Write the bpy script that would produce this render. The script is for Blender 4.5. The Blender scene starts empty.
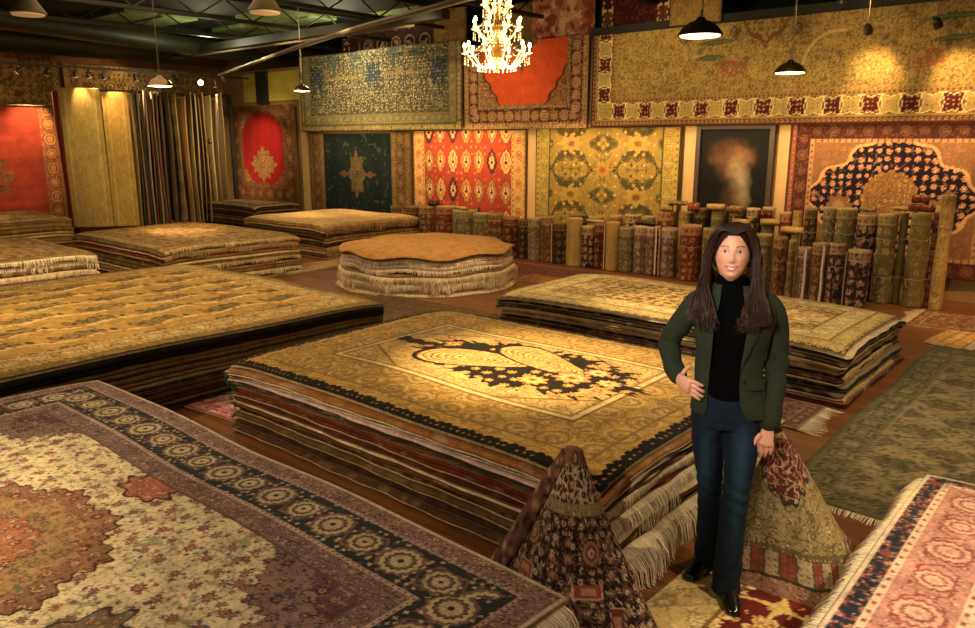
import bpy, math, random
import numpy as np
from mathutils import Vector, Matrix, Euler
random.seed(7); RNG = np.random.default_rng(11)
SC = bpy.context.scene; COL = SC.collection
PI = math.pi
# ------------------------------------------------------------------ camera survey (metres, room axes)
FPX = 765.0; CX = 487.5; CY = 314.0; PITCH = math.radians(12.8); YAW = math.radians(40.8); CH = 2.02
def ray(px, py):
    a = (px-CX)/FPX; b = -(py-CY)/FPX
    f = math.cos(PITCH)+b*math.sin(PITCH); z = -math.sin(PITCH)+b*math.cos(PITCH)
    return (a*math.cos(YAW)-f*math.sin(YAW), a*math.sin(YAW)+f*math.cos(YAW), z)
def on_y(px, py, y):
    r = ray(px, py); t = y/r[1]; return (r[0]*t, y, CH+r[2]*t)
def on_x(px, py, x):
    r = ray(px, py); t = x/r[0]; return (x, r[1]*t, CH+r[2]*t)
def on_z(px, py, z):
    r = ray(px, py); t = (z-CH)/r[2]; return (r[0]*t, r[1]*t, z)
# ------------------------------------------------------------------ colour helpers
def lin(c):
    c = np.asarray(c, dtype=float)/255.0
    return np.where(c <= .04045, c/12.92, ((c+.055)/1.055)**2.4)
def L4(c):
    v = lin(c); return (float(v[0]), float(v[1]), float(v[2]), 1.0)
# ------------------------------------------------------------------ materials
MATS = {}
def nodes_of(name):
    m = bpy.data.materials.new(name); m.use_nodes = True
    nt = m.node_tree; b = nt.nodes['Principled BSDF']
    return m, nt, b
def woven(name, rough=.95, scale=350., strength=.35, mottled=.25, mscale=9., sheen=.25, mfine=60.):
    """pile or cloth whose dye colours come from the mesh colour layer, varied by noise"""
    if name in MATS: return MATS[name]
    m, nt, b = nodes_of(name); N = nt.nodes; K = nt.links
    at = N.new('ShaderNodeAttribute'); at.attribute_name = 'Col'
    tc = N.new('ShaderNodeTexCoord')
    n1 = N.new('ShaderNodeTexNoise'); n1.inputs['Scale'].default_value = mscale; n1.inputs['Detail'].default_value = 4
    n2 = N.new('ShaderNodeTexNoise'); n2.inputs['Scale'].default_value = mfine; n2.inputs['Detail'].default_value = 3
    K.new(tc.outputs['Object'], n1.inputs['Vector']); K.new(tc.outputs['Object'], n2.inputs['Vector'])
    ad = N.new('ShaderNodeMath'); ad.operation = 'ADD'; K.new(n1.outputs['Fac'], ad.inputs[0]); K.new(n2.outputs['Fac'], ad.inputs[1])
    mr = N.new('ShaderNodeMapRange'); mr.inputs['From Min'].default_value = .7; mr.inputs['From Max'].default_value = 1.3
    mr.inputs['To Min'].default_value = 1-mottled; mr.inputs['To Max'].default_value = 1+mottled
    K.new(ad.outputs[0], mr.inputs['Value'])
    vm = N.new('ShaderNodeVectorMath'); vm.operation = 'SCALE'
    K.new(at.outputs['Color'], vm.inputs[0]); K.new(mr.outputs['Result'], vm.inputs['Scale'])
    K.new(vm.outputs[0], b.inputs['Base Color'])
    n3 = N.new('ShaderNodeTexNoise'); n3.inputs['Scale'].default_value = scale; n3.inputs['Detail'].default_value = 2
    K.new(tc.outputs['Object'], n3.inputs['Vector'])
    bp = N.new('ShaderNodeBump'); bp.inputs['Strength'].default_value = strength; bp.inputs['Distance'].default_value = .004
    K.new(n3.outputs['Fac'], bp.inputs['Height']); K.new(bp.outputs[0], b.inputs['Normal'])
    b.inputs['Roughness'].default_value = rough
    b.inputs['Specular IOR Level'].default_value = .15
    b.inputs['Sheen Weight'].default_value = sheen*.12; b.inputs['Sheen Roughness'].default_value = .5
    MATS[name] = m; return m
def solid(name, c, rough=.6, metal=0., emit=0., ecol=None, noise=.12, nscale=14., bump=0., spec=.5):
    if name in MATS: return MATS[name]
    m, nt, b = nodes_of(name); N = nt.nodes; K = nt.links
    tc = N.new('ShaderNodeTexCoord'); n1 = N.new('ShaderNodeTexNoise'); n1.inputs['Scale'].default_value = nscale; n1.inputs['Detail'].default_value = 5
    K.new(tc.outputs['Object'], n1.inputs['Vector'])
    mr = N.new('ShaderNodeMapRange'); mr.inputs['From Min'].default_value = .3; mr.inputs['From Max'].default_value = .7
    mr.inputs['To Min'].default_value = 1-noise; mr.inputs['To Max'].default_value = 1+noise
    K.new(n1.outputs['Fac'], mr.inputs['Value'])
    vm = N.new('ShaderNodeVectorMath'); vm.operation = 'SCALE'; vm.inputs[0].default_value = L4(c)[:3]
    K.new(mr.outputs['Result'], vm.inputs['Scale']); K.new(vm.outputs[0], b.inputs['Base Color'])
    b.inputs['Roughness'].default_value = rough; b.inputs['Metallic'].default_value = metal
    b.inputs['Specular IOR Level'].default_value = spec
    if emit: b.inputs['Emission Color'].default_value = L4(ecol or c); b.inputs['Emission Strength'].default_value = emit
    if bump:
        bp = N.new('ShaderNodeBump'); bp.inputs['Strength'].default_value = bump; bp.inputs['Distance'].default_value = .01
        K.new(n1.outputs['Fac'], bp.inputs['Height']); K.new(bp.outputs[0], b.inputs['Normal'])
    MATS[name] = m; return m
PILE = woven('rug_pile', mottled=.34, mfine=70, strength=.5); PILEW = woven('rug_pile_hung', strength=.25, mottled=.18, mscale=5, mfine=30)
YARN = woven('fringe_yarn', strength=.1, mottled=.15, sheen=.1, mfine=25)
# ------------------------------------------------------------------ mesh helpers
def tag(o, label=None, cat=None, group=None, kind=None):
    if label: o['label'] = label
    if cat: o['category'] = cat
    if group: o['group'] = group
    if kind: o['kind'] = kind
    return o
def link(o, parent=None):
    COL.objects.link(o)
    if parent is not None: o.parent = parent
    return o
def empty(name, loc=(0, 0, 0), rz=0.):
    o = bpy.data.objects.new(name, None); o.location = loc; o.rotation_euler = (0, 0, rz); o.empty_display_size = .1
    return link(o)
def np_mesh(name, V, Q, col=None, T=None, ngons=None, smooth=True):
    """V (n,3), Q (m,4) quads, T (k,3) triangles, ngons list of index arrays"""
    me = bpy.data.meshes.new(name)
    parts = []; sizes = []
    if Q is not None and len(Q): Q = np.asarray(Q, dtype=np.int32); parts.append(Q.ravel()); sizes.append(np.full(len(Q), 4, np.int32))
    if T is not None and len(T): T = np.asarray(T, dtype=np.int32); parts.append(T.ravel()); sizes.append(np.full(len(T), 3, np.int32))
    for g in (ngons or []): parts.append(np.asarray(g, dtype=np.int32)); sizes.append(np.array([len(g)], np.int32))
    li = np.concatenate(parts); sz = np.concatenate(sizes); st = np.concatenate([[0], np.cumsum(sz)[:-1]]).astype(np.int32)
    V = np.asarray(V, dtype=np.float32)
    me.vertices.add(len(V)); me.vertices.foreach_set('co', V.ravel())
    me.loops.add(len(li)); me.loops.foreach_set('vertex_index', li)
    me.polygons.add(len(sz)); me.polygons.foreach_set('loop_start', st); me.polygons.foreach_set('loop_total', sz)
    me.update(calc_edges=True); me.validate()
    if smooth: me.polygons.foreach_set('use_smooth', np.ones(len(me.polygons), dtype=bool))
    if col is not None: set_col(me, col)
    return me
def set_col(me, col):
    col = np.asarray(col, dtype=np.float32)
    if col.ndim == 1: col = np.tile(col, (len(me.vertices), 1))
    a = me.color_attributes.new('Col', 'FLOAT_COLOR', 'POINT')
    a.data.foreach_set('color', np.concatenate([col, np.ones((len(col), 1), np.float32)], 1).ravel())
def mobj(name, me, mat, parent=None, loc=None, rot=None):
    o = bpy.data.objects.new(name, me)
    if mat is not None: me.materials.append(mat)
    if loc is not None: o.location = loc
    if rot is not None: o.rotation_euler = rot
    return link(o, parent)
class MB:
    """collects simple closed shapes into one mesh"""
    def __init__(s): s.v = []; s.f = []; s.c = []
    def add(s, V, F, c=None):
        b = len(s.v); s.v += [tuple(p) for p in V]; s.f += [tuple(i+b for i in f) for f in F]
        s.c += [tuple(c) if c is not None else (.5, .5, .5)]*len(V)
    def box(s, a, b, rz=0., c=None):
        x0, y0, z0 = a; x1, y1, z1 = b
        V = [(x0,y0,z0),(x1,y0,z0),(x1,y1,z0),(x0,y1,z0),(x0,y0,z1),(x1,y0,z1),(x1,y1,z1),(x0,y1,z1)]
        if rz:
            mx, my = (x0+x1)/2, (y0+y1)/2; ca, sa = math.cos(rz), math.sin(rz)
            V = [(mx+(x-mx)*ca-(y-my)*sa, my+(x-mx)*sa+(y-my)*ca, z) for x, y, z in V]
        s.add(V, [(0,3,2,1),(4,5,6,7),(0,1,5,4),(1,2,6,5),(2,3,7,6),(3,0,4,7)], c)
    def tube(s, pts, rad, seg=8, c=None, cap=True):
        pts = [Vector(p) for p in pts]; n = len(pts)
        rad = rad if hasattr(rad, '__len__') else [rad]*n
        V = []; F = []; up = None
        for i, p in enumerate(pts):
            d = (pts[min(i+1, n-1)]-pts[max(i-1, 0)]).normalized()
            if up is None:
                up = Vector((0, 0, 1)) if abs(d.z) < .9 else Vector((0, 1, 0))
            r = rad[i]; rx, ry = (r if hasattr(r, '__len__') else (r, r))
            X = d.cross(up).normalized(); Y = X.cross(d).normalized(); up = Y
            for k in range(seg):
                a = 2*PI*k/seg; V.append(p+X*math.cos(a)*rx+Y*math.sin(a)*ry)
        for i in range(n-1):
            for k in range(seg):
                k2 = (k+1) % seg; F.append((i*seg+k, i*seg+k2, (i+1)*seg+k2, (i+1)*seg+k))
        if cap: F.append(tuple(range(seg))[::-1]); F.append(tuple((n-1)*seg+k for k in range(seg)))
        s.add(V, F, c)
    def lathe(s, prof, cx=0, cy=0, seg=20, c=None):
        V = []; F = []; n = len(prof)
        for r, z in prof:
            for k in range(seg):
                a = 2*PI*k/seg; V.append((cx+r*math.cos(a), cy+r*math.sin(a), z))
        for i in range(n-1):
            for k in range(seg):
                k2 = (k+1) % seg; F.append((i*seg+k, i*seg+k2, (i+1)*seg+k2, (i+1)*seg+k))
        F.append(tuple(range(seg))[::-1]); F.append(tuple((n-1)*seg+k for k in range(seg)))
        s.add(V, F, c)
    def ball(s, p, r, seg=10, ring=7, c=None):
        rr = r if hasattr(r, '__len__') else (r, r, r); V = []; F = []
        for i in range(ring+1):
            t = PI*(i+.02*(i == 0)-.02*(i == ring))/ring
            for k in range(seg):
                a = 2*PI*k/seg; V.append((p[0]+rr[0]*math.sin(t)*math.cos(a), p[1]+rr[1]*math.sin(t)*math.sin(a), p[2]+rr[2]*math.cos(t)))
        for i in range(ring):
            for k in range(seg):
                k2 = (k+1) % seg; F.append((i*seg+k, (i+1)*seg+k, (i+1)*seg+k2, i*seg+k2))
        F.append(tuple(range(seg))); F.append(tuple(ring*seg+k for k in range(seg))[::-1])
        s.add(V, F, c)
    def mesh(s, name, smooth=False, col=False):
        me = bpy.data.meshes.new(name); me.from_pydata(s.v, [], s.f); me.update()
        if smooth: me.polygons.foreach_set('use_smooth', np.ones(len(me.polygons), dtype=bool)); me.set_sharp_from_angle(angle=math.radians(50))
        if col: set_col(me, np.array(s.c))
        return me
    def build(s, name, mat, parent=None, smooth=False, col=False, loc=None, rot=None):
        return mobj(name, s.mesh(name, smooth, col), mat, parent, loc, rot)
# ------------------------------------------------------------------ pattern library (numpy, metres)
def fr(x): return x-np.floor(x)
def hs(i, j, s=0.): return fr(np.abs(np.sin(i*127.1+j*311.7+s*74.7)*43758.5453))
def vnoise(x, y, s=0.):
    i = np.floor(x); j = np.floor(y); u = x-i; v = y-j; u = u*u*(3-2*u); v = v*v*(3-2*v)
    return (hs(i,j,s)*(1-u)+hs(i+1,j,s)*u)*(1-v)+(hs(i,j+1,s)*(1-u)+hs(i+1,j+1,s)*u)*v
def fbm(x, y, s=0.): return .5*vnoise(x, y, s)+.3*vnoise(2.1*x, 2.1*y, s+3)+.2*vnoise(4.3*x, 4.3*y, s+7)
def put(C, m, c):
    if np.any(m): C[m] = lin(c)
def ros(x, y, cell, seed=0., fill=.34, jit=.12, n=8, amp=.22, prob=1., rot=True):
    i = np.floor(x/cell); j = np.floor(y/cell)
    u = x/cell-i-.5-(hs(i,j,seed)-.5)*2*jit; v = y/cell-j-.5-(hs(i,j,seed+1)-.5)*2*jit
    sz = fill*(.7+.3*hs(i,j,seed+2)); th = np.arctan2(v, u)+(hs(i,j,seed+3)*6.28 if rot else 0)
    q = np.hypot(u, v)/(sz*(1-amp+amp*np.cos(n*th)))
    q = np.where(hs(i,j,seed+4) < prob, q, 9.)
    return q, hs(i,j,seed+5), th
def vines(x, y, k, w, ph=0.):
    v = np.sin(k*x+1.6*np.sin(k*.8*y+ph))+np.sin(k*y+1.6*np.sin(k*.7*x+1+ph))
    return np.abs(v) < w
def floral(C, M, x, y, base, cell, pal, seed=0., vine=None, vk=None, vw=.13, out=None, leaf=None, small=True, fill=.36, prob=.95):
    """scatter of rosettes joined by vines inside mask M"""
    def P(m, c): put(C, M & m, c)
    if base is not None: P(np.ones_like(M), base)
    if vine is not None: P(vines(x, y, vk or 5.5/cell, vw, seed), vine)
    if leaf is not None:
        q, h, t = ros(x+cell*.3, y+cell*.1, cell*.28, seed+20, .3, .15, 2, .45, .7); P(q < 1, leaf)
    if small:
        q, h, t = ros(x+cell*.5, y+cell*.5, cell*.5, seed+9, .27, .2, 5, .25, .75)
        P(q < 1, out or pal[0])
        for k, c in enumerate(pal): P((q < .75) & (h >= k/len(pal)) & (h < (k+1)/len(pal)), c)
    q, h, t = ros(x, y, cell, seed, fill, .12, 8, .2, prob)
    P(q < 1.05, out or pal[-1])
    n = len(pal)
    for k, c in enumerate(pal):
        s = (h >= k/n) & (h < (k+1)/n)
        P((q < .86) & s, c); P((q < .55) & s, pal[(k+1) % n]); P((q < .28) & s, pal[(k+2) % n])
def border(C, x, y, W, H, bands, seed=0.):
    """concentric bands from the edge inward; returns remaining field mask and inset"""
    ax = W/2-np.abs(x); ay = H/2-np.abs(y); d = np.minimum(ax, ay)
    s = np.where(ax < ay, y, x); o = 0.
    for k, (w, base, kind, c1, c2, per) in enumerate(bands):
        m = (d >= o) & (d < o+w+1e-6); put(C, m, base); t = (d-o)/w-.5
        if kind == 'palm':
            n = s/per; i = np.floor(n); u = (n-i-.5)*per; v = t*w; big = (i % 2) == 0
            put(C, m & (np.abs(v-.3*w*np.sin(2*PI*n)) < .035*w), c2); put(C, m & (np.abs(v+.3*w*np.sin(2*PI*n)) < .03*w), c2)
            q, h, th = ros(s, v, w*.2, seed+k, .34, .12, 5, .25, .75); put(C, m & (q < 1), c2); put(C, m & (q < .6) & (h < .5), c1)
            th = np.arctan2(v, u); q = np.hypot(u, v)/(np.where(big, .37, .30)*w*(1-.06+.06*np.cos(np.where(big, 14, 10)*th)))
            put(C, m & (q < 1.12), c2); put(C, m & (q < .95), c1); put(C, m & (q < .72), base); put(C, m & (q < .64), c2); put(C, m & (q < .50), c1); put(C, m & (q < .34), c1); put(C, m & (q < .16), base)
            qq, hh, t3 = ros(s+.5*per, v, w*.16, seed+k+5, .34, .15, 4, .3, .5); put(C, m & (q > 1.15) & (qq < 1), c1)
        elif kind == 'dots':
            n = s/per; u = (n-np.floor(n)-.5)*per; q = np.hypot(u, t*w)/(.32*w); put(C, m & (q < 1), c1); put(C, m & (q < .45), c2)
        elif kind == 'zig':
            z = np.abs(fr(s/per)-.5)*2-.5; put(C, m & (t < z*.8), c1); put(C, m & (np.abs(t-z*.8) < .12), c2)
        elif kind == 'block':
            n = s/per; i = np.floor(n); u = fr(n)-.5; big = (i % 2) == 0
            q = np.maximum(np.abs(u)/.46, np.abs(t)/.42)+.10*np.cos(4*np.arctan2(t, u))
            put(C, m & (q < 1) & big, c1); put(C, m & (q < .95) & ~big, c2)
            qq, h, th = ros(s, t*w, w*.22, seed+k, .36, .1, 5, .3, .9); put(C, m & (q < .9) & big & (qq < 1), c2)
            put(C, m & (q < .85) & ~big & (qq < .8), (120, 95, 50)); put(C, m & (np.abs(q-.97) < .06), (215, 190, 130))
        elif kind == 'scroll':
            floral(C, m, s, t*w, None, per, [c1, c2], seed+k, vine=c2, vw=.2)
        o += w
    return d >= o, o
def wear(C, x, y, a=.12, s=1.3, seed=3.):
    f = 1+a*(fbm(x*s, y*s, seed)-.5)*2; g = 1+.5*a*(vnoise(x*.3, y*9, seed+2)-.5)*2
    return C*(f*g)[:, None]
def medal(x, y, rx, ry, n=16, amp=.07, amp2=.0, n2=4):
    th = np.arctan2(y/ry, x/rx); q = np.hypot(x/rx, y/ry)/(1+amp*np.cos(n*th)+amp2*np.cos(n2*th))
    return q, th
# ---- individual designs: f(x, y, W, H) -> linear rgb
def d_lavender(x, y, W, H):
    C = np.zeros((len(x), 3))
    f, o = border(C, x, y, W, H, [(.02,(190,175,150),'plain',0,0,1), (.085,(132,104,96),'scroll',(184,158,138),(88,62,66),.05), (.018,(170,150,135),'dots',(120,60,60),(60,60,70),.03),
        (.235,(44,46,50),'palm',(184,168,132),(112,88,80),.20), (.018,(175,152,135),'dots',(110,60,60),(60,60,70),.03), (.10,(120,96,90),'scroll',(172,146,126),(80,64,70),.05), (.012,(90,70,70),'plain',0,0,1)], 2.)
    cream = (200,184,148); X = np.abs(x); Y = np.abs(y)
    floral(C, f, x, y, cream, .115, [(150,84,66),(120,76,80),(176,122,84),(92,90,100)], 5., vine=(150,146,112), vw=.16, out=(96,62,56), leaf=(112,116,80), fill=.27)
    q, h, t = ros(x+.03, y, .062, 31., .22, .2, 4, .35, .8); put(C, f & (q < 1) & (h < .5) & (fbm(x*9, y*9, 4) > .42), (128,84,74))
    # corner pieces
    cx = W/2-o; cy = H/2-o
    r = np.hypot((cx-X)/.46, (cy-Y)/.32); th = np.arctan2(cy-Y, cx-X)
    m = f & (r < 1+.05*np.cos(th*34)+.06*np.cos(th*10)); floral(C, m, X, Y, (126,102,94), .075, [(150,120,100),(84,56,62),(58,58,72)], 8., vine=(78,68,78), out=(60,44,54), fill=.4)
    q, h, t = ros(X, Y, .09, 44., .36, .12, 6, .3, .9); m = f & (r > .98) & (r < 1.3); put(C, m & (q < 1), (84,60,62)); put(C, m & (q < .6), (140,112,100))
    m = f & (r < .5+.06*np.cos(th*10)); floral(C, m, X, Y, (96,64,70), .08, [(150,125,100),(60,50,66)], 9., vine=(150,120,105), out=(50,36,46))
    # medallion
    q, th = medal(x, y, .56, .46, 40, .03, .06, 10); m = f & (q < 1)
    floral(C, m, x, y, (132,92,70), .075, [(180,150,110),(84,48,44),(140,92,70)], 12., vine=(92,96,70), out=(70,40,38), fill=.42)
    put(C, f & (np.abs(q-1) < .012), (60,36,36))
    m = f & (q < .78); floral(C, m, x, y, (144,114,78), .07, [(120,70,52),(96,100,80),(170,110,76)], 13., vine=(96,92,66), out=(84,56,46)); put(C, f & (np.abs(q-.78) < .004), (96,66,50))
    m = f & (q < .46); floral(C, m, x, y, (146,96,68), .07, [(190,160,120),(90,60,60)], 14., vine=(110,60,48), out=(84,44,40)); put(C, f & (np.abs(q-.46) < .008), (90,60,60))
    q, t2 = medal(np.abs(x)-.86, y, .12, .2, 8, .15); put(C, f & (q < 1), (60,54,50)); floral(C, f & (q < .9), x, y, (110,98,76), .06, [(170,140,110),(120,60,50)], 15.)
    q, t2 = medal(x, np.abs(y)-.68, .17, .1, 8, .15); put(C, f & (q < 1), (70,44,40)); floral(C, f & (q < .85), x, y, (150,92,70), .06, [(190,150,120),(110,60,50)], 16.)
    return wear(C, x, y, .06)
def d_paisley(x, y, W, H):
    C = np.zeros((len(x), 3)); gold = (184,144,72)
    ax = W/2-np.abs(x); ay = H/2-np.abs(y); d = np.minimum(ax, ay); s = np.where(ax < ay, y, x)
    put(C, np.ones_like(x, bool), (18,14,10))
    edge = .066+.016*np.abs(np.sin(s*PI/.055))+.008*np.sin(s*40)
    q, h, t = ros(s, d-.012, .045, 3., .26, .12, 5, .2, .8); put(C, (d < .07) & (q < 1), (150,118,66))
    f = d > edge; put(C, f, gold)
    # border field of large faint curled paisleys
    def curls(m, cell, seed, c1, c2, k=5.):
        i = np.floor(x/cell); j = np.floor(y/cell); u = x/cell-i-.5; v = y/cell-j-.5; sg = np.where(hs(i,j,seed) > .5, 1, -1)
        th = np.arctan2(v, u*sg)+hs(i,j,seed+1)*6.28; r = np.hypot(u, v)
        w = fr(r*k-th/(2*PI)); put(C, m & (r < .47) & (w < .22), c1); put(C, m & (r < .47) & (w > .5) & (w < .6), c2)
    floral(C, f, x, y, None, .2, [(170,130,70),(150,112,56),(196,166,104)], 6., vine=(150,118,60), vw=.2, out=(140,104,50), fill=.3, leaf=(160,128,66))
    curls(f & (d < .55), .24, 2., (144,112,52), (204,178,120), 4.)
    for dd, w, c in ((.50,.012,(120,90,44)),(.53,.025,(206,184,130)),(.565,.008,(120,90,44)),(.17,.008,(140,108,56))): put(C, f & (np.abs(d-dd) < w/2+.004), c)
    # corners cut the inner field
    X = np.abs(x); Y = np.abs(y); inn = f & (d > .57)
    put(C, inn, (196,164,100)); floral(C, inn, x, y, None, .13, [(176,136,74),(208,184,126),(160,118,60)], 16., vine=(168,132,74), vw=.22, out=(150,112,56), fill=.36, leaf=(178,146,84))
    g_ = np.clip(1.15-np.hypot(x/1.2, y/.75), 0, 1)[:, None]*.0; cr = (W/2-.57-X)/.5+(H/2-.57-Y)/.3; put(C, inn & (np.abs(cr-1) < .04), (130,98,50)); curls(inn & (cr < .95), .18, 5., (140,106,50), (200,172,110))
    # black flame medallion holding two big paisleys and blossoms
    x0, y0 = x, y; x = x-.16; y = y-.06
    th = np.arctan2(y/.42, x/.86); q = np.hypot(x/.86, y/.42)
    jag = 1+.06*np.sin(th*29)+.06*np.sin(th*61+1)+.05*np.sin(th*9+2)
    gap = (vnoise(x*9, y*9, 8) > .72) & (q > .75); blk = f & (q < jag) & ~gap
    put(C, blk, (30,24,16))
    ten = f & (np.abs(y-.03*np.sin(x*8)) < .035+.03*np.abs(np.sin(x*24))) & (np.abs(x) < 1.15) & (x < -.5); put(C, ten, (34,26,16))
    flw, h, t = ros(x, y, .11, 19., .38, .1, 7, .25, .8)
    put(C, blk & (flw < 1), (214,156,84)); put(C, blk & (flw < .6), (186,100,52)); put(C, blk & (flw < .3), (232,200,130))
    for (px, py, a, b, rot, sg) in ((-.34,-.10,.42,.20,.12,1),(.06,.17,.46,.16,-.08,-1)):
        u = (x-px)*math.cos(rot)+(y-py)*math.sin(rot); v = -(x-px)*math.sin(rot)+(y-py)*math.cos(rot)
        v2 = v-sg*.06*np.sin(u*4); e = np.hypot(u/a, v2/(b*(1-.45*np.clip(u/a, -1, 1))))
        m = f & (e < 1); put(C, m, (214,170,96)); k = fr(e*8.5+.12*np.sin(u*60)); put(C, m & (vnoise(u*60, v*60, 4) > .6), (196,130,70))
        put(C, m & (k < .22), (120,74,34)); put(C, m & (k > .5) & (k < .62), (236,206,140)); put(C, f & (np.abs(e-1) < .045), (30,22,14))
    for (px, py, r, c) in ((.42,-.02,.15,(206,138,78)),(.5,.16,.10,(222,150,96)),(.25,-.2,.12,(200,150,70)),(.66,.02,.09,(214,170,96)),(-.72,.1,.08,(196,140,74))):
        th = np.arctan2(y-py, x-px); q = np.hypot(x-px, (y-py)*1.3)/(r*(.85+.15*np.cos(9*th)))
        put(C, q < 1.06, (40,26,16)); put(C, q < .93, c); put(C, q < .6, (236,196,128)); put(C, q < .42, c); put(C, q < .2, (110,60,30))
    return wear(C, x0, y0, .12)
def d_greengold(x, y, W, H):
    C = np.zeros((len(x), 3))
    f, o = border(C, x, y, W, H, [(.02,(40,32,20),'plain',0,0,1), (.11,(138,108,52),'scroll',(160,130,70),(104,84,42),.1), (.035,(180,154,100),'dots',(120,84,44),(90,70,40),.05),
        (.22,(178,146,88),'palm',(206,180,124),(120,84,50),.2), (.035,(186,160,106),'dots',(120,84,44),(90,70,40),.05)], 5.)
    put(C, f, (172,134,66))
    # rows of leafy clusters running along the rug
    row = x/.42; i = np.floor(row); v = (fr(row)-.5)*.42; yy = y+i*.27
    cl = yy/.62; j = np.floor(cl); u = (fr(cl)-.5)*.62
    e = np.hypot(u/.22, (v+.03*np.sin(u*16))/.085); m = f & (e < 1+.25*np.sin(u*55))
    floral(C, m, x, y, (140,112,60), .08, [(84,80,48),(176,146,88),(150,84,50)], 7., vine=(70,70,42), vk=52., vw=.45, out=(64,62,38)); put(C, f & (np.abs(e-1-.25*np.sin(u*55)) < .10), (66,64,38))
    w = np.abs(v-.12-.04*np.sin(yy*10)) < .035*(.6+.8*vnoise(x*5, y*9, 6)); put(C, f & w, (200,172,116)); put(C, f & w & (vnoise(x*30, y*30, 2) > .68), (150,90,50))
    floral(C, f & (e > 1.2) & ~w, x, y, None, .14, [(150,112,54),(192,156,88)], 9., vine=(150,116,58), vw=.15, out=(140,104,50), fill=.28)
    return wear(C, x, y, .12)
def d_creamgold(x, y, W, H):
    C = np.zeros((len(x), 3))
    f, o = border(C, x, y, W, H, [(.035,(44,34,20),'dots',(180,150,96),(150,110,60),.03), (.12,(176,152,96),'scroll',(198,176,124),(146,120,70),.11), (.02,(130,104,60),'plain',0,0,1),
        (.2,(190,166,112),'palm',(206,188,140),(150,122,74),.2), (.02,(126,98,56),'plain',0,0,1)], 3.)
    floral(C, f, x, y, (200,176,124), .16, [(176,140,84),(150,116,64)], 4., vine=(164,134,84), vw=.2, out=(150,116,66), fill=.3)
    q, th = medal(x, y, 1.0, .55, 14, .1); m = f & (q < 1)
    floral(C, m, x, y, (196,166,104), .12, [(92,66,36),(150,100,52),(120,90,50)], 8., vine=(90,66,36), vw=.25, out=(70,50,28), fill=.42, leaf=(110,84,46))
    q, th = medal(np.abs(x)-(W/2-o), np.abs(y)-(H/2-o), .55, .34, 12, .1); m = f & (q < 1); floral(C, m, x, y, (186,156,98), .11, [(110,80,44),(150,110,60)], 10., vine=(110,84,46), vw=.2, out=(90,66,36))
    return wear(C, x, y, .08)
def d_mossrows(x, y, W, H):
    C = np.zeros((len(x), 3))
    f, o = border(C, x, y, W, H, [(.03,(82,76,50),'plain',0,0,1), (.22,(92,88,58),'palm',(120,110,76),(64,62,40),.24), (.03,(120,108,74),'dots',(80,60,40),(70,70,50),.06)], 5.)
    put(C, f, (122,108,72)); cell = .36; i = np.floor(y/cell); xs = x+(i % 2)*.22; j = np.floor(xs/.44)
    u = (fr(xs/.44)-.5)*.44; v = (fr(y/cell)-.5)*cell; e = np.hypot(u/.17, v/.13)*(1-.12*np.cos(6*np.arctan2(v, u)))
    floral(C, f & (e < 1), x, y, (84,76,50), .08, [(122,112,78),(96,80,52),(62,58,40)], 2., vine=(110,100,66), out=(44,40,28)); put(C, f & (np.abs(e-1) < .07), (120,112,78))
    floral(C, f & (e > 1.1), x, y, None, .14, [(78,74,48),(118,112,78)], 6., vine=(76,72,46), vw=.25, out=(70,64,42), fill=.3)
    return wear(C, x, y, .15)
def d_maroonscroll(x, y, W, H):
    C = np.zeros((len(x), 3))
    f, o = border(C, x, y, W, H, [(.02,(190,170,120),'plain',0,0,1), (.25,(186,160,104),'scroll',(204,184,134),(150,126,76),.16), (.02,(120,90,50),'plain',0,0,1)], 5.)
    put(C, f, (92,26,22))
    floral(C, f, x, y, None, .3, [(208,180,112),(196,160,90),(176,132,68)], 6., vine=(200,172,104), vk=13., vw=.28, out=(214,190,130), leaf=(186,152,84), fill=.42, small=True)
    q, h, t = ros(x, y, .3, 6., .42, .12, 8, .2, .95); put(C, f & (q < .95) & (fr(q*3.2) < .18), (130,70,40))
    return wear(C, x, y, .08)
def d_coral(x, y, W, H):
    C = np.zeros((len(x), 3))
    f, o = border(C, x, y, W, H, [(.02,(210,190,160),'plain',0,0,1), (.065,(36,44,54),'scroll',(170,140,120),(130,70,60),.07), (.03,(214,190,160),'dots',(170,90,70),(90,90,90),.06),
        (.22,(192,140,122),'palm',(210,170,144),(150,84,74),.24), (.03,(216,190,160),'dots',(170,90,70),(90,90,90),.06)], 5.)
    floral(C, f, x, y, (218,190,158), .17, [(196,96,70),(206,130,98),(150,76,60)], 7., vine=(196,140,110), vw=.22, out=(176,88,66), leaf=(190,140,108), fill=.34)
    q, th = medal(np.abs(x)-(W/2-o), np.abs(y)-(H/2-o), .5, .5, 10, .1); m = f & (q < 1)&(x<0)&(y<0); floral(C, m, x, y, (150,96,70), .1, [(206,170,130),(110,60,46)], 10., vine=(110,60,50), out=(96,56,44))
    return wear(C, x, y, .06)
def d_navyflor(x, y, W, H):
    C = np.zeros((len(x), 3)); f, o = border(C, x, y, W, H, [(.02,(190,170,130),'plain',0,0,1), (.16,(84,48,42),'palm',(170,130,90),(50,40,44),.14), (.02,(180,160,120),'plain',0,0,1)], 5.)
    floral(C, f, x, y, (48,32,34), .115, [(190,168,134),(140,60,50),(160,110,80),(110,112,92)], 7., vine=(92,66,54), vw=.16, out=(56,34,34), leaf=(96,84,60), fill=.36)
    return wear(C, x, y, .08)
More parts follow.
